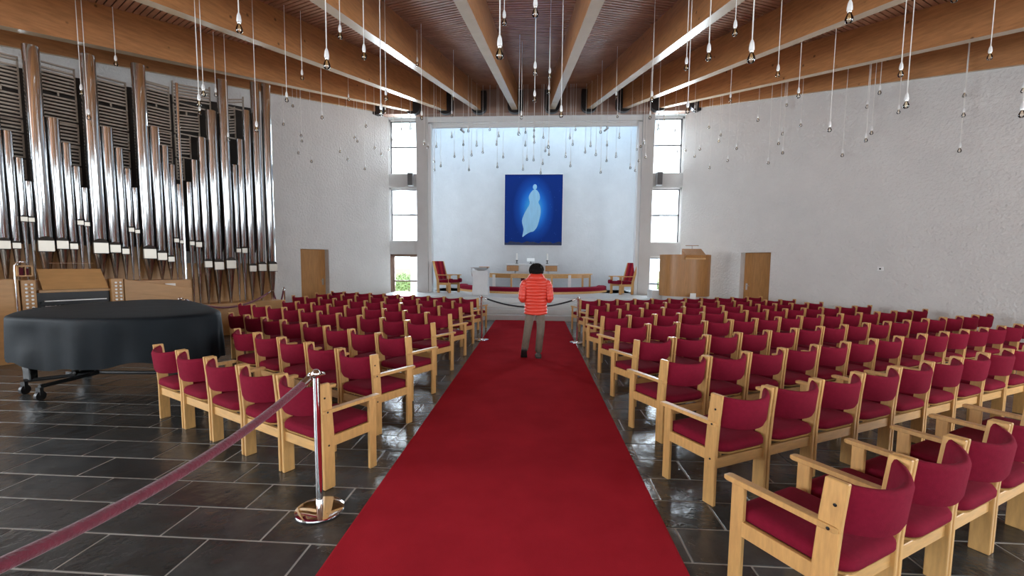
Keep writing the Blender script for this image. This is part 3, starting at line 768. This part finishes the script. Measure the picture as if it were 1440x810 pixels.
m = MB(); m.rings([[(x, y, z) for x, z in [(.05 + .085 * math.cos(t), 2.40 + .11 * math.sin(t)) for t in [k * math.pi / 8 for k in range(16)]]] for y in (-.0335, -.029)]); m.obj('pale_head', 'painted_pale', ptg)
m = MB(); m.rings([[(x, y, z) for x, z in [(-1.18, .03)] + [(1.18, .03)] + [(1.18 - 2.36 * k / 20, .15 + .05 * math.sin(k * 1.7) * math.sin(k * .6)) for k in range(21)]] for y in (-.033, -.029)]); m.obj('dark_horizon', 'painted_night', ptg)

al = empty('altar', (0, 17.62, ZP)); tag(al, 'white stone altar with two wooden blocks under its slab, below the blue painting', 'altar')
m = MB(); m.box(-1.02, 1.02, -.42, .42, .99, 1.06); m.obj('slab', 'light_stone', al, bevel=.01)
m = MB(); m.rings([[(-w, -.33, z), (w, -.33, z), (w, .33, z), (-w, .33, z)] for z, w in ((0, .45), (.5, .55), (.84, .62), (.99, .62))]); m.obj('pedestal', 'light_stone', al)
for s in (-1, 1):
    m = MB(); a, b = sorted((s * .52, s * .98)); m.box(a, b, -.40, .40, .77, .985); m.obj('wooden_block', 'oak', al, bevel=.006)
    m = MB(); a, b = sorted((s * .66, s * 1.06)); m.box(a, b, -.30, .36, .70, .94); m.obj('side_block', 'light_stone', al)
for s, w in ((-1, 'left'), (1, 'right')):
    c = empty('altar_candle', (s * .60, 17.55, ZP + 1.06)); tag(c, 'white candle in a dark holder on the %s end of the altar' % w, 'candle', 'altar candles')
    m = MB(); m.lathe([(.06, 0), (.06, .012), (.018, .03), (.018, .10), (.045, .12), (.045, .14)], 14); m.obj('holder', 'black_metal', c, smooth=40)
    m = MB(); m.lathe([(.030, .14), (.030, .40), (.012, .405)], 14); m.obj('wax', 'wax', c, smooth=40)
bk = empty('altar_book', (-.05, 17.5, ZP + 1.06)); tag(bk, 'open white book on a small dark stand at the centre of the altar', 'book')
m = MB(); m.lathe([(.07, 0), (.07, .01), (.015, .03), (.015, .10)], 12); m.obj('stand', 'black_metal', bk)
m = MB(); m.hexa([(-.15, -.06, .09), (.15, -.06, .09), (.15, .04, .09), (-.15, .04, .09), (-.15, .02, .22), (.15, .02, .22), (.15, .04, .22), (-.15, .04, .22)]); m.obj('pages', 'paper', bk)
m = MB(); m.box(-.42, -.28, 17.1, 17.2, ZP, ZP + .50); m.box(-.45, -.25, 17.05, 17.25, ZP + .50, ZP + .60); tag(m.obj('alms_box', 'velvet_rope'), 'small dark red box standing just left of the person before the altar', 'box')

def arc(a, b, cy, n, t0=0.0, t1=math.pi):
    return [(-a * math.cos(t0 + (t1 - t0) * k / n), cy - b * math.sin(t0 + (t1 - t0) * k / n)) for k in range(n + 1)]
rl = empty('altar_rail', (0, 16.5, ZP)); tag(rl, 'curved wooden communion rail with a red padded kneeler around the altar', 'altar rail')
rinv = Matrix.Translation((0, -16.5, -ZP))
def rput(m, nm, mt, **k):
    o = m.obj(nm, mt, rl, **k); o.matrix_parent_inverse = rinv; return o
def band(a, b, cy, w, z0, z1, n=40, t0=0., t1=math.pi):
    A = arc(a, b, cy, n, t0, t1); B = arc(a - w, b - w, cy, n, t0, t1)
    m = MB(); m.rings([[(*p, z0), (*q, z0), (*q, z1), (*p, z1)] for p, q in zip(A, B)]); return m
rput(band(2.98, 2.46, 17.86, .40, ZP, ZP + .075), 'kneeler_base', 'beech_rail', smooth=30)
kb = MB(); A = arc(2.96, 2.44, 17.86, 44); B = arc(2.60, 2.08, 17.86, 44)
kb.rings([[(*p, ZP + .077), (*q, ZP + .077), (*q, ZP + .20), (q[0] * .8 + p[0] * .2, q[1] * .8 + p[1] * .2, ZP + .225), (q[0] * .2 + p[0] * .8, q[1] * .2 + p[1] * .8, ZP + .225), (*p, ZP + .20)] for p, q in zip(A, B)])
rput(kb, 'kneeler_cushion', 'red_fabric', smooth=50)
T0, T1 = R(18), R(162)
rput(band(2.46, 2.06, 17.86, .20, ZP + .66, ZP + .70, 40, T0, T1), 'rail_top', 'beech_rail', smooth=30)
rput(band(2.36, 1.98, 17.86, .03, ZP + .54, ZP + .665, 40, T0, T1), 'rail_apron', 'beech_rail', smooth=30)
A = arc(2.36, 1.97, 17.86, 24, T0, T1)
for k in (0, 3, 6, 9, 12, 15, 18, 21, 24):
    x, y = A[k]; white = k in (6, 18)
    m = MB(); w = .05 if white else .035; m.box(x - w, x + w, y - w - (.06 if white else 0), y + w, ZP, ZP + .66); rput(m, 'rail_post', 'paint_white' if white else 'beech', bevel=.004)

ft = empty('baptismal_font', (-1.70, 14.9, ZP)); tag(ft, 'pale stone baptismal font pedestal with a metal bowl, left of the altar rail', 'font')
m = MB(); m.rings([[(x * w, y * w, z) for x, y in ((-1, -1), (1, -1), (1, 1), (-1, 1))] for z, w in ((0, .27), (.45, .25), (.82, .27))]); m.obj('pedestal', 'light_stone', ft, bevel=.012)
m = MB(); m.lathe([(.12, .82), (.20, .86), (.27, .92), (.275, .93), (.25, .92), (.12, .87)], 24, cap1=True); m.obj('bowl', 'chrome', ft, smooth=40)
m = MB(); m.tube([(-.30, 0, .62), (-.33, 0, .80), (-.30, 0, .90)], .012, 8); m.tube([(-.36, 0, .90), (-.22, 0, .905)], .014, 8); m.obj('ladle', 'chrome', ft, smooth=40)
m = MB(); m.box(-.06, .28, -.10, .12, .932, .955); m.obj('book_board', 'oak', ft)

def altar_chair(x, y, rz, label):
    e = empty('altar_armchair', (x, y, ZP), rz); tag(e, label, 'armchair', 'red striped armchairs on the altar platform')
    for s in (-1, 1):
        m = MB(); m.rings([[(s * .30 - .018, a, z), (s * .30 + .018, a, z), (s * .30 + .018, b, z), (s * .30 - .018, b, z)] for z, a, b in ((0, -.24, -.14), (.42, -.25, -.16), (1.13, -.44, -.36))]); m.obj('rear_leg', 'beech', e, bevel=.005)
        m = MB(); m.box(s * .30 - .018, s * .30 + .018, .24, .34, 0, .62); m.obj('front_leg', 'beech', e, bevel=.005)
        m = MB(); m.box(s * .30 - .032, s * .30 + .032, -.28, .40, .62, .65); m.obj('armrest', 'beech', e, bevel=.005)
        m = MB(); m.box(s * .30 - .015, s * .30 + .015, -.16, .26, .28, .36); m.obj('side_rail', 'beech', e, bevel=.004)
        m = MB(); m.tube([(s * .30, .30, .44), (s * .30, .40, .44)], .075, 14); m.obj('arm_bolster', 'red_fabric', e, smooth=40)
    m = MB(); m.box(-.28, .28, -.20, .32, .36, .47); m.obj('seat', 'red_fabric', e, bevel=.02)
    for k, (a, b) in enumerate(((-.27, -.15), (-.14, -.005), (.005, .14), (.15, .27))):
        m = MB(); m.hexa([(a, -.20, .47), (b, -.20, .47), (b, -.26, .47), (a, -.26, .47), (a, -.36, 1.13), (b, -.36, 1.13), (b, -.42, 1.13), (a, -.42, 1.13)])
        m.obj('back_cushion', 'red_fabric' if k % 2 == 0 else 'bright_red', e, bevel=.012)
    m = MB(); m.box(-.28, .28, -.25, -.19, .28, .36); m.obj('rear_rail', 'beech_rail', e)
    return e
mat('bright_red', (.34, .020, .030), .9, bump=.2, bscale=300, spec=.1)
altar_chair(-3.05, 15.85, R(-112), 'high-backed red striped armchair left of the altar beside the pale pilaster')
altar_chair(3.30, 16.15, R(112), 'high-backed red striped armchair right of the altar beside the pale pilaster')

pu = empty('pulpit', (4.70, 13.75, 0)); tag(pu, 'curved oak pulpit with a reading desk beside the right altar window', 'pulpit')
m = MB(); n = 28
prof = [(-.74 * math.cos(math.pi * (k / n) * 1.16 - .25), .10 - .62 * math.sin(math.pi * (k / n) * 1.16 - .25)) for k in range(n + 1)]
inn = [(x * .955, (y - .10) * .945 + .10) for x, y in prof]
m.rings([[(*p, .74), (*q, .74), (*q, 1.98), (*p, 1.98)] for p, q in zip(prof, inn)]); m.obj('shell', 'oak', pu, smooth=30)
m = MB(); m.lathe([(.66, .60), (.66, .74)], 28, (0, .05, 0)); m.obj('deck', 'paint_grey', pu, smooth=40)
m = MB(); m.box(-.8, .75, .0, .85, .0, .62); m.box(-.95, -.62, .1, .7, .62, .88); m.obj('plinth', 'paint_grey', pu)
m = MB(); m.hexa([(-.20, -.56, 1.88), (.36, -.56, 1.88), (.36, -.20, 1.96), (-.20, -.20, 1.96), (-.19, -.58, 1.96), (.38, -.58, 1.96), (.38, -.16, 2.16), (-.19, -.16, 2.16)]); m.obj('reading_desk', 'oak', pu, bevel=.006)
m = MB(); m.box(-.22, .36, -.60, -.52, 1.84, 1.88); m.obj('desk_ledge', 'beech_rail', pu)
m = MB(); m.tube([(.10, -.18, 2.14), (.10, -.20, 2.25)], .006, 6); m.tube([(-.10, -.20, 2.25), (.28, -.20, 2.25)], .013, 8); m.obj('reading_lamp', 'chrome', pu, smooth=40)
m = MB(); m.box(4.62, 4.78, 13.02, 13.05, .60, .86); m.box(4.66, 4.74, 13.03, 13.06, .0, .60); tag(m.obj('notice_stand', 'paper'), 'small white notice stand at the foot of the oak pulpit', 'sign')

# wall sensor, loudspeakers, spotlights
m = MB(); p = [PR(-5.40 - .06, .0, 1.58), PR(-5.40 + .06, .0, 1.58), PR(-5.40 + .06, .05, 1.58), PR(-5.40 - .06, .05, 1.58)]
m.hexa(p + [q + Vector((0, 0, .10)) for q in p]); sn = m.obj('wall_sensor', 'white_plastic', bevel=.008); tag(sn, 'small white box fixed on the bare right wall above the chairs', 'sensor')
q = MB(); c0 = PR(-5.40, .051, 1.63); nR = PR(0, 1, 0) - PR(0, 0, 0); q.tube([c0, c0 + nR * .006], .02, 10); q.obj('lens', 'dark_plastic', sn)
for s, nm in ((-1, 'left'), (1, 'right')):
    e = empty('loudspeaker', (s * 4.40, 15.98, 4.42)); tag(e, 'grey loudspeaker on the ledge between the %s altar window panes' % nm, 'loudspeaker', 'grey loudspeakers')
    m = MB(); m.box(-.10, .10, -.12, .06, 0, .46); m.obj('cabinet', 'speaker_grey', e, bevel=.01)
    m = MB(); m.box(-.085, .085, -.126, -.12, .03, .43); m.obj('speaker_grille', 'frame_dark', e)
    x = s * 2.58
    e = empty('spotlight', (x, 16.22, 6.44)); tag(e, 'small spotlight under the header at the %s of the altar recess' % nm, 'spotlight', 'altar spotlights')
    m = MB(); m.tube([(0, 0, .12), (0, 0, 0)], .012, 8); m.obj('stem', 'frame_dark', e)
    m = MB(); m.tube([(-s * .08, .06, -.06), (s * .06, -.02, .04)], .035, 12); m.obj('can', 'speaker_grey', e, smooth=40)

# ------------------------------------------------------------------ hanging bulbs
BULBS = [(-7.79, 7.46, 4.53), (-7.79, 7.56, 4.15), (-7.6, 7.95, 5.23), (-5.76, 6.89, 5.58), (-5.21, 6.89, 4.12), (-6.9, 9.07, 4.71), (-5.13, 6.89, 4.27), (-2.88, 4.49, 3.99), (-1.92, 4.37, 3.57), (-2.59, 6.2, 4.75), (-4.46, 8.67, 5.22), (-4.62, 8.38, 4.7), (-6.84, 12.58, 6.06), (-6.74, 9.35, 5.18), (-6.64, 9.54, 4.3), (-4.94, 7.92, 4.02), (-4.89, 10.33, 5.0), (-7.0, 12.35, 5.48), (-6.71, 12.75, 5.28), (-6.72, 12.8, 5.14), (-6.77, 12.68, 4.77), (-6.55, 13.0, 4.6), (-6.05, 13.85, 5.09), (-5.92, 14.1, 4.9), (-5.76, 14.3, 5.64), (-5.71, 14.4, 5.55), (-4.64, 12.4, 5.42), (-4.87, 13.68, 5.15), (-4.71, 13.78, 4.99), (-5.56, 14.6, 4.71), (-5.29, 12.78, 6.29), (-2.27, 6.89, 3.94), (-2.66, 8.27, 4.67), (-4.56, 13.78, 6.28), (-4.83, 14.9, 5.41), (-2.14, 5.9, 4.34), (-2.5, 9.88, 5.96), (-3.77, 13.78, 5.77), (-2.32, 9.54, 4.71), (-2.48, 13.78, 6.13), (-1.96, 11.27, 5.72), (-0.18, 3.87, 3.41), (-0.32, 6.2, 4.88), (0.11, 4.59, 4.12), (0.1, 6.7, 4.43), (0.09, 7.75, 4.42), (0.36, 8.55, 5.12), (0.38, 9.92, 5.34), (0.52, 7.29, 4.01), (-0.24, 10.78, 5.09), (-3.62, 14.9, 5.59), (-3.5, 14.9, 5.48), (-2.7, 14.9, 5.81), (-3.17, 14.35, 4.88), (-3.13, 14.5, 5.39), (-3.05, 14.8, 4.84), (-3.16, 14.35, 4.62), (-2.61, 14.9, 5.17), (-2.31, 14.9, 5.55), (-2.31, 14.9, 5.05), (-1.96, 13.68, 5.64), (-2.12, 14.9, 4.73), (-1.91, 14.05, 5.01), (-1.83, 14.65, 5.46), (-1.66, 14.9, 5.3), (-1.43, 14.9, 6.03), (-4.71, 14.9, 5.64), (-4.35, 14.75, 5.94), (-4.66, 14.9, 5.15), (-1.2, 14.9, 5.55), (-1.13, 14.9, 5.82), (-1.17, 14.9, 4.82), (-0.98, 14.9, 5.14), (-0.28, 10.33, 4.59), (-0.25, 14.9, 5.93), (-0.25, 14.9, 5.52), (-0.19, 14.9, 5.06), (-0.32, 14.9, 4.74), (0.03, 14.9, 5.99), (0.03, 14.9, 5.79), (0.04, 14.9, 5.61), (0.03, 14.9, 5.04), (0.34, 14.9, 5.76), (0.42, 11.27, 4.53), (0.41, 14.9, 5.33), (0.52, 14.5, 5.12), (0.33, 14.9, 4.92), (0.27, 14.9, 4.62), (1.08, 14.9, 5.14), (1.2, 14.9, 5.74), (1.24, 14.9, 4.84), (1.3, 14.9, 5.53), (1.38, 14.9, 6.0), (1.71, 14.9, 5.28), (1.84, 14.55, 5.39), (1.93, 13.9, 4.96), (1.85, 12.4, 5.2), (2.23, 14.9, 4.63), (2.41, 14.9, 5.5), (2.41, 14.9, 5.0), (2.71, 14.9, 5.13), (2.8, 14.9, 5.74), (3.11, 14.55, 4.7), (3.34, 14.9, 4.68), (3.37, 14.9, 5.36), (3.44, 14.9, 4.99), (3.58, 14.9, 5.56), (3.24, 13.78, 5.16), (3.66, 14.9, 5.1), (2.67, 14.6, 6.3), (2.88, 11.27, 5.21), (3.38, 12.4, 5.26), (4.2, 14.9, 6.27), (2.05, 11.27, 5.69), (2.24, 8.55, 4.68), (2.38, 7.09, 4.62), (2.49, 7.29, 4.05), (2.09, 5.39, 4.02), (2.58, 5.9, 4.53), (2.0, 4.13, 3.45), (3.94, 7.52, 4.67), (5.01, 8.86, 4.81), (4.56, 10.78, 5.43), (5.96, 12.4, 5.47), (4.78, 13.78, 6.2), (5.51, 14.59, 5.94), (5.77, 14.3, 5.62), (5.74, 14.35, 5.45), (5.26, 14.59, 5.27), (5.11, 14.59, 5.05), (4.92, 14.9, 5.31), (5.59, 14.6, 4.7), (5.91, 14.05, 4.79), (6.07, 13.85, 5.1), (4.44, 14.5, 5.73), (4.66, 14.9, 5.18), (6.79, 12.63, 5.92), (6.99, 12.28, 5.29), (6.76, 12.69, 5.19), (6.72, 12.79, 4.96), (6.77, 12.65, 4.68), (6.58, 13.0, 4.49), (5.61, 8.86, 4.19), (7.53, 11.43, 4.32), (7.29, 10.33, 4.38), (7.83, 10.95, 4.71), (7.5, 10.33, 5.38), (7.76, 11.05, 5.33), (2.89, 4.28, 3.84), (5.05, 6.53, 4.25), (4.9, 6.2, 3.73), (7.92, 10.33, 4.97), (4.51, 5.17, 4.47), (6.68, 7.09, 4.69), (8.63, 9.65, 5.06), (8.63, 9.63, 4.67), (8.65, 9.67, 3.99), (6.31, 6.2, 3.6), (9.07, 9.0, 4.9)]
cord_m = MB(); cord_m.lathe([(.0055, 0), (.0055, 1)], 6); cord_m = cord_m.mesh('cord', 'cord_white', smooth=60)
k_m = MB(); k_m.lathe([(.006, .200), (.010, .192), (.018, .170), (.0225, .135), (.0225, .112), (.019, .108)], 14); k_m = k_m.mesh('socket', 'white_plastic', smooth=45)
c_m = MB(); c_m.lathe([(.0165, .110), (.0165, .096), (.014, .092)], 12); c_m = c_m.mesh('cap', 'brass_cap', smooth=45)
g_m = MB(); g_m.lathe([(.014, .094), (.017, .082), (.024, .066), (.031, .048), (.0335, .034), (.031, .018), (.022, .006), (.010, .001), (.002, 0)], 18); g_m = g_m.mesh('bulb', 'bulb_glass', smooth=80)
f_m = MB()
for k in range(4):
    a = k * math.pi / 2; f_m.tube([(.004 * math.cos(a), .004 * math.sin(a), .085), (.011 * math.cos(a), .011 * math.sin(a), .055), (.009 * math.cos(a + .5), .009 * math.sin(a + .5), .028)], .0010, 5)
f_m = f_m.mesh('filament', 'filament')
ZONES = {'ceiling': [], 'organ': [], 'wall_l': [], 'win_l': [], 'altar': [], 'win_r': [], 'wall_r': []}
for (x, y, z) in BULBS:
    px, py = project((x, y, z))
    if py < 150: zn = 'ceiling'
    elif px < 390: zn = 'organ'
    elif px < 549: zn = 'wall_l'
    elif px < 606: zn = 'win_l'
    elif px < 898: zn = 'altar'
    elif px < 962: zn = 'win_r'
    else: zn = 'wall_r'
    ZONES[zn].append((px, x, y, z))
ZTEXT = {'ceiling': 'seen against the timber ceiling', 'organ': 'low before the organ pipes', 'wall_l': 'before the left plaster wall', 'win_l': 'before the left altar window',
         'altar': 'before the altar wall', 'win_r': 'before the right altar window', 'wall_r': 'before the right plaster wall'}
for zn, L_ in ZONES.items():
    L_.sort()
    for k, (px, x, y, z) in enumerate(L_):
        e = empty('bulb_pendant', (x, y, z))
        tag(e, 'bare bulb on a cord %s, %s from the left' % (ZTEXT[zn], ordinal(k + 1)), 'pendant light', 'bare bulb pendants')
        e.rotation_euler = (0, 0, random.uniform(0, 6.28))
        c = link('cord', cord_m, e); c.location = (0, 0, .195); c.scale = (1, 1, max(.05, ceiling_z(x, y) - z - .195))
        sk = link('socket', k_m, e); link('cap', c_m, sk)
        g = link('bulb', g_m, e); link('filament', f_m, g)

# ------------------------------------------------------------------ the person walking up the aisle
person = empty('person', (0.16, 7.80, 0.0125), R(2)); tag(person, 'person walking away up the red carpet in an orange-red quilted jacket and brown trousers', 'person')
def skin_mesh(name, verts, edges, rad, material, root=0, lv=2):
    me = bpy.data.meshes.new(name); me.from_pydata(verts, edges, [])
    o = bpy.data.objects.new(name, me); col.objects.link(o)
    md = o.modifiers.new('skin', 'SKIN'); md.use_smooth_shade = True
    for i, r in enumerate(rad):
        sv = me.skin_vertices[0].data[i]; sv.radius = r if isinstance(r, tuple) else (r, r)
    me.skin_vertices[0].data[root].use_root = True
    ss = o.modifiers.new('sub', 'SUBSURF'); ss.levels = lv; ss.render_levels = lv
    dg = bpy.context.evaluated_depsgraph_get(); out = bpy.data.meshes.new_from_object(o.evaluated_get(dg))
    bpy.data.objects.remove(o); out.name = name; out.materials.clear(); out.materials.append(MATS[material])
    out.shade_smooth()
    return out
V = []; E_ = []; Rd = []
def add(p, r, par=None):
    V.append(p); Rd.append(r)
    if par is not None: E_.append((par, len(V) - 1))
    return len(V) - 1
pel = add((0, 0, .90), (.13, .10)); sp = add((0, 0, 1.08), (.12, .09), pel); chs = add((0, .0, 1.28), (.14, .10), sp); nk = add((0, .005, 1.43), .052, chs); nk2 = add((0, .02, 1.47), .048, nk)
hd = add((0, .03, 1.545), (.078, .088), nk2); hd2 = add((0, .03, 1.60), (.066, .075), hd)
HIPS = {1: [(.085, 0, .86), (.095, .025, .50), (.055, -.02, .10)], -1: [(-.085, 0, .86), (-.135, .005, .51), (-.195, -.13, .15)]}
ELB = {}
for s in (1, -1):
    h = add(HIPS[s][0], .085, pel); kn = add(HIPS[s][1], .058, h); an = add(HIPS[s][2], .036, kn)
    sh = add((s * .165, 0, 1.375), .062, chs); el = add((s * .215, -.02, 1.10), .045, sh); wr = add((s * .10, .21, 1.13), .028, el)
    pm = add((s * .06, .265, 1.15), (.036, .020), wr)
    for k in range(4):
        fx = s * (.045 - .006 * k); f1 = add((fx - s * .012, .30 + .004 * k, 1.185 - .020 * k), .0095, pm)
        f2 = add((fx - s * .034, .315, 1.190 - .020 * k), .0085, f1); add((fx - s * .048, .300, 1.188 - .020 * k), .0075, f2)
    t1 = add((s * .055, .25, 1.19), .011, pm); add((s * .035, .262, 1.215), .0095, t1)
body = skin_mesh('body', V, E_, Rd, 'skin', pel)
link('body', body, person)
for s in (-1, 1):
    m = MB(); m.lathe([(.004, -.012), (.011, -.006), (.0125, 0), (.011, .006), (.004, .012)], 10, (s * .03, .108, 1.555)); m.obj('eye', 'paper', person, smooth=80)
    m = MB(); m.lathe([(.004, -.032), (.013, -.02), (.016, 0), (.014, .02), (.005, .032)], 8, (s * .082, .03, 1.545)); m.obj('ear', 'skin', person, smooth=80)
m = MB(); m.hexa([(-.014, .10, 1.525), (.014, .10, 1.525), (.010, .136, 1.528), (-.010, .136, 1.528), (-.006, .10, 1.575), (.006, .10, 1.575), (.004, .112, 1.57), (-.004, .112, 1.57)]); m.obj('nose', 'skin', person, bevel=.003)
m = MB(); m.tube([(-.022, .108, 1.497), (0, .114, 1.495), (.022, .108, 1.497)], [.003, .006, .003], 6); m.obj('mouth', 'bright_red', person)
# hair: curly mass built of many small tufts in one mesh
m = MB(); rng = random.Random(3)
m.lathe([(.03, 1.45), (.088, 1.465), (.112, 1.51), (.118, 1.56), (.104, 1.615), (.065, 1.65), (.01, 1.665)], 18, (0, .0, 0))
for k in range(420):
    a = rng.uniform(0, 6.283); zt = rng.uniform(-.75, 1)
    d = Vector((math.cos(a) * math.sqrt(1 - zt * zt), math.sin(a) * math.sqrt(1 - zt * zt), zt))
    if d.y > .45 and zt < .45: continue
    q = Vector((0, .005, 1.56)) + Vector((d.x * .116, d.y * .112, d.z * .104)); rr_ = rng.uniform(.010, .026)
    m.lathe([(rr_ * .2, -rr_), (rr_ * .8, -rr_ * .5), (rr_, 0), (rr_ * .8, rr_ * .5), (rr_ * .2, rr_)], 5, q)
m.obj('hair', 'hair', person, smooth=70)
# jacket: quilted torso, sleeves and hood
m = MB(); rr = []
PRO = [(.775, .182, .140), (.80, .192, .146), (.95, .182, .132), (1.10, .178, .130), (1.25, .192, .138), (1.34, .196, .132), (1.40, .180, .112), (1.435, .12, .085), (1.455, .075, .065)]
def prof(z):
    for a, b in zip(PRO, PRO[1:]):
        if z <= b[0]:
            t = (z - a[0]) / (b[0] - a[0]); return a[1] + (b[1] - a[1]) * t, a[2] + (b[2] - a[2]) * t
    return PRO[-1][1:]
nz = 85
for k in range(nz + 1):
    z = .775 + (1.455 - .775) * k / nz; a, b = prof(z)
    w = .017 * abs(math.sin(math.pi * (z - .775) / .056)) ** .6
    rr.append([((a + w) * math.cos(t), (b + w) * math.sin(t), z + .004 * math.sin(3 * t + z * 20)) for t in [2 * math.pi * j / 36 for j in range(36)]])
m.rings(rr, True, True)
for s in (1, -1):
    ctl = [Vector((s * .120, .0, 1.335)), Vector((s * .198, -.005, 1.305)), Vector((s * .228, -.02, 1.20)), Vector((s * .242, -.02, 1.07)), Vector((s * .212, .05, 1.04)), Vector((s * .155, .13, 1.09)), Vector((s * .105, .205, 1.125))]
    P = []
    for i in range(len(ctl) - 1):
        p0, p1, p2, p3 = ctl[max(i - 1, 0)], ctl[i], ctl[i + 1], ctl[min(i + 2, len(ctl) - 1)]
        for j in range(12):
            t = j / 12; P.append(.5 * ((2 * p1) + (p2 - p0) * t + (2 * p0 - 5 * p1 + 4 * p2 - p3) * t * t + (3 * p1 - p0 - 3 * p2 + p3) * t ** 3))
    L0 = 0; rad = []
    for i, p in enumerate(P):
        if i: L0 += (p - P[i - 1]).length
        rad.append((.074 - .034 * i / len(P)) * min(1, .8 + .3 * i / 12) + .012 * abs(math.sin(math.pi * L0 / .05)) ** .6)
    m.tube(P, rad, 16)
jk = m.obj('jacket', 'jacket', person, smooth=80)
m = MB(); rr = []
for k in range(13):
    t = k / 12; z = 1.375 + .11 * t; w = .142 - .05 * t * t; dpt = .092 - .02 * t
    rr.append([((w + .012 * math.sin(math.pi * t)) * math.cos(a), -.045 + (dpt + .03 * math.sin(math.pi * t)) * math.sin(a), z + .018 * math.cos(a) ** 2) for a in [2 * math.pi * j / 24 for j in range(24)]])
m.rings(rr, True, True); m.obj('hood', 'jacket', jk, smooth=80)
# trousers
tv = [(0, 0, .90)]; te = []; tr_ = [(.115, .085)]
for s in (1, -1):
    h, k, a = (Vector(q) for q in HIPS[s])
    b = len(tv); mid = (h + k) / 2; m2 = (k + a) / 2
    tv += [tuple(h - Vector((0, 0, .04))), tuple(mid), tuple(k), tuple(m2), tuple(a + Vector((0, 0, -.035)))]
    tr_ += [.090, .088, .076, .070, .068]
    te += [(0, b), (b, b + 1), (b + 1, b + 2), (b + 2, b + 3), (b + 3, b + 4)]
link('trousers', skin_mesh('trousers', tv, te, tr_, 'trousers', 0), person)
# shoes
def shoe(M):
    e = MB()
    secs = [(-.075, .036, .085), (-.04, .040, .095), (.03, .041, .080), (.09, .046, .062), (.15, .044, .048), (.185, .028, .034)]
    e.rings([[M @ Vector(q) for q in ((-w, y, .022), (w, y, .022), (w * .95, y, h * .6), (w * .5, y, h), (-w * .5, y, h), (-w * .95, y, h * .6))] for y, w, h in secs])
    o = e.obj('shoe', 'shoe', person, smooth=50, bevel=.004)
    t = MB(); t.rings([[M @ Vector(q) for q in ((-w * 1.06, y, 0), (w * 1.06, y, 0), (w * 1.06, y, .024), (-w * 1.06, y, .024))] for y, w, h in secs]); t.obj('sole', 'shoe_sole', o)
shoe(Matrix.Translation((.060, -.02, 0)) @ Matrix.Diagonal((1.2, 1.12, 1.1, 1)))
shoe(Matrix.Translation((-.20, -.125, .115)) @ Matrix.Rotation(R(-42), 4, 'X') @ Matrix.Translation((0, .0, -.02)) @ Matrix.Diagonal((1.2, 1.12, 1.1, 1)))

# ------------------------------------------------------------------ outside: lawn and shrubs beyond the altar windows
m = MB(); m.box(-60, 60, 19.2, 120, -.45, -.35); tag(m.obj('lawn', 'grass', kind='stuff'), 'bright green lawn outside the left altar window', 'grass')
for k, (x, y, r_) in enumerate(((-8.3, 29.0, 1.15), (-7.2, 31.5, .9), (-10.0, 33.0, 1.3), (8.5, 30.0, 1.1))):
    sh = empty('shrub', (x, y, -.36)); tag(sh, ['round leafy shrub filling the foot of the left altar window', 'smaller leafy shrub right of the round one outside the left window', 'broad leafy shrub behind the others outside the left window', 'leafy shrub outside the right altar window'][k], 'shrub', 'shrubs outside the windows')
    g = MB(); rg = random.Random(k)
    for j in range(900):
        d = Vector((rg.gauss(0, 1), rg.gauss(0, 1), abs(rg.gauss(0, 1)))).normalized(); q = d * r_ * rg.uniform(.75, 1.05); q.z = q.z * .8 + .1
        a = Vector((rg.uniform(-1, 1), rg.uniform(-1, 1), rg.uniform(-1, 1))).normalized(); b = a.cross(d).normalized(); w = rg.uniform(.05, .10)
        g.quad(q - a * w, q - b * w * .5, q + a * w, q + b * w * .5)
    g.obj('foliage', 'leaf', sh, kind='stuff')
    g = MB(); g.tube([(0, 0, 0), (.02, .02, r_ * .5)], .05, 8); g.obj('stem', 'frame_brown', sh)
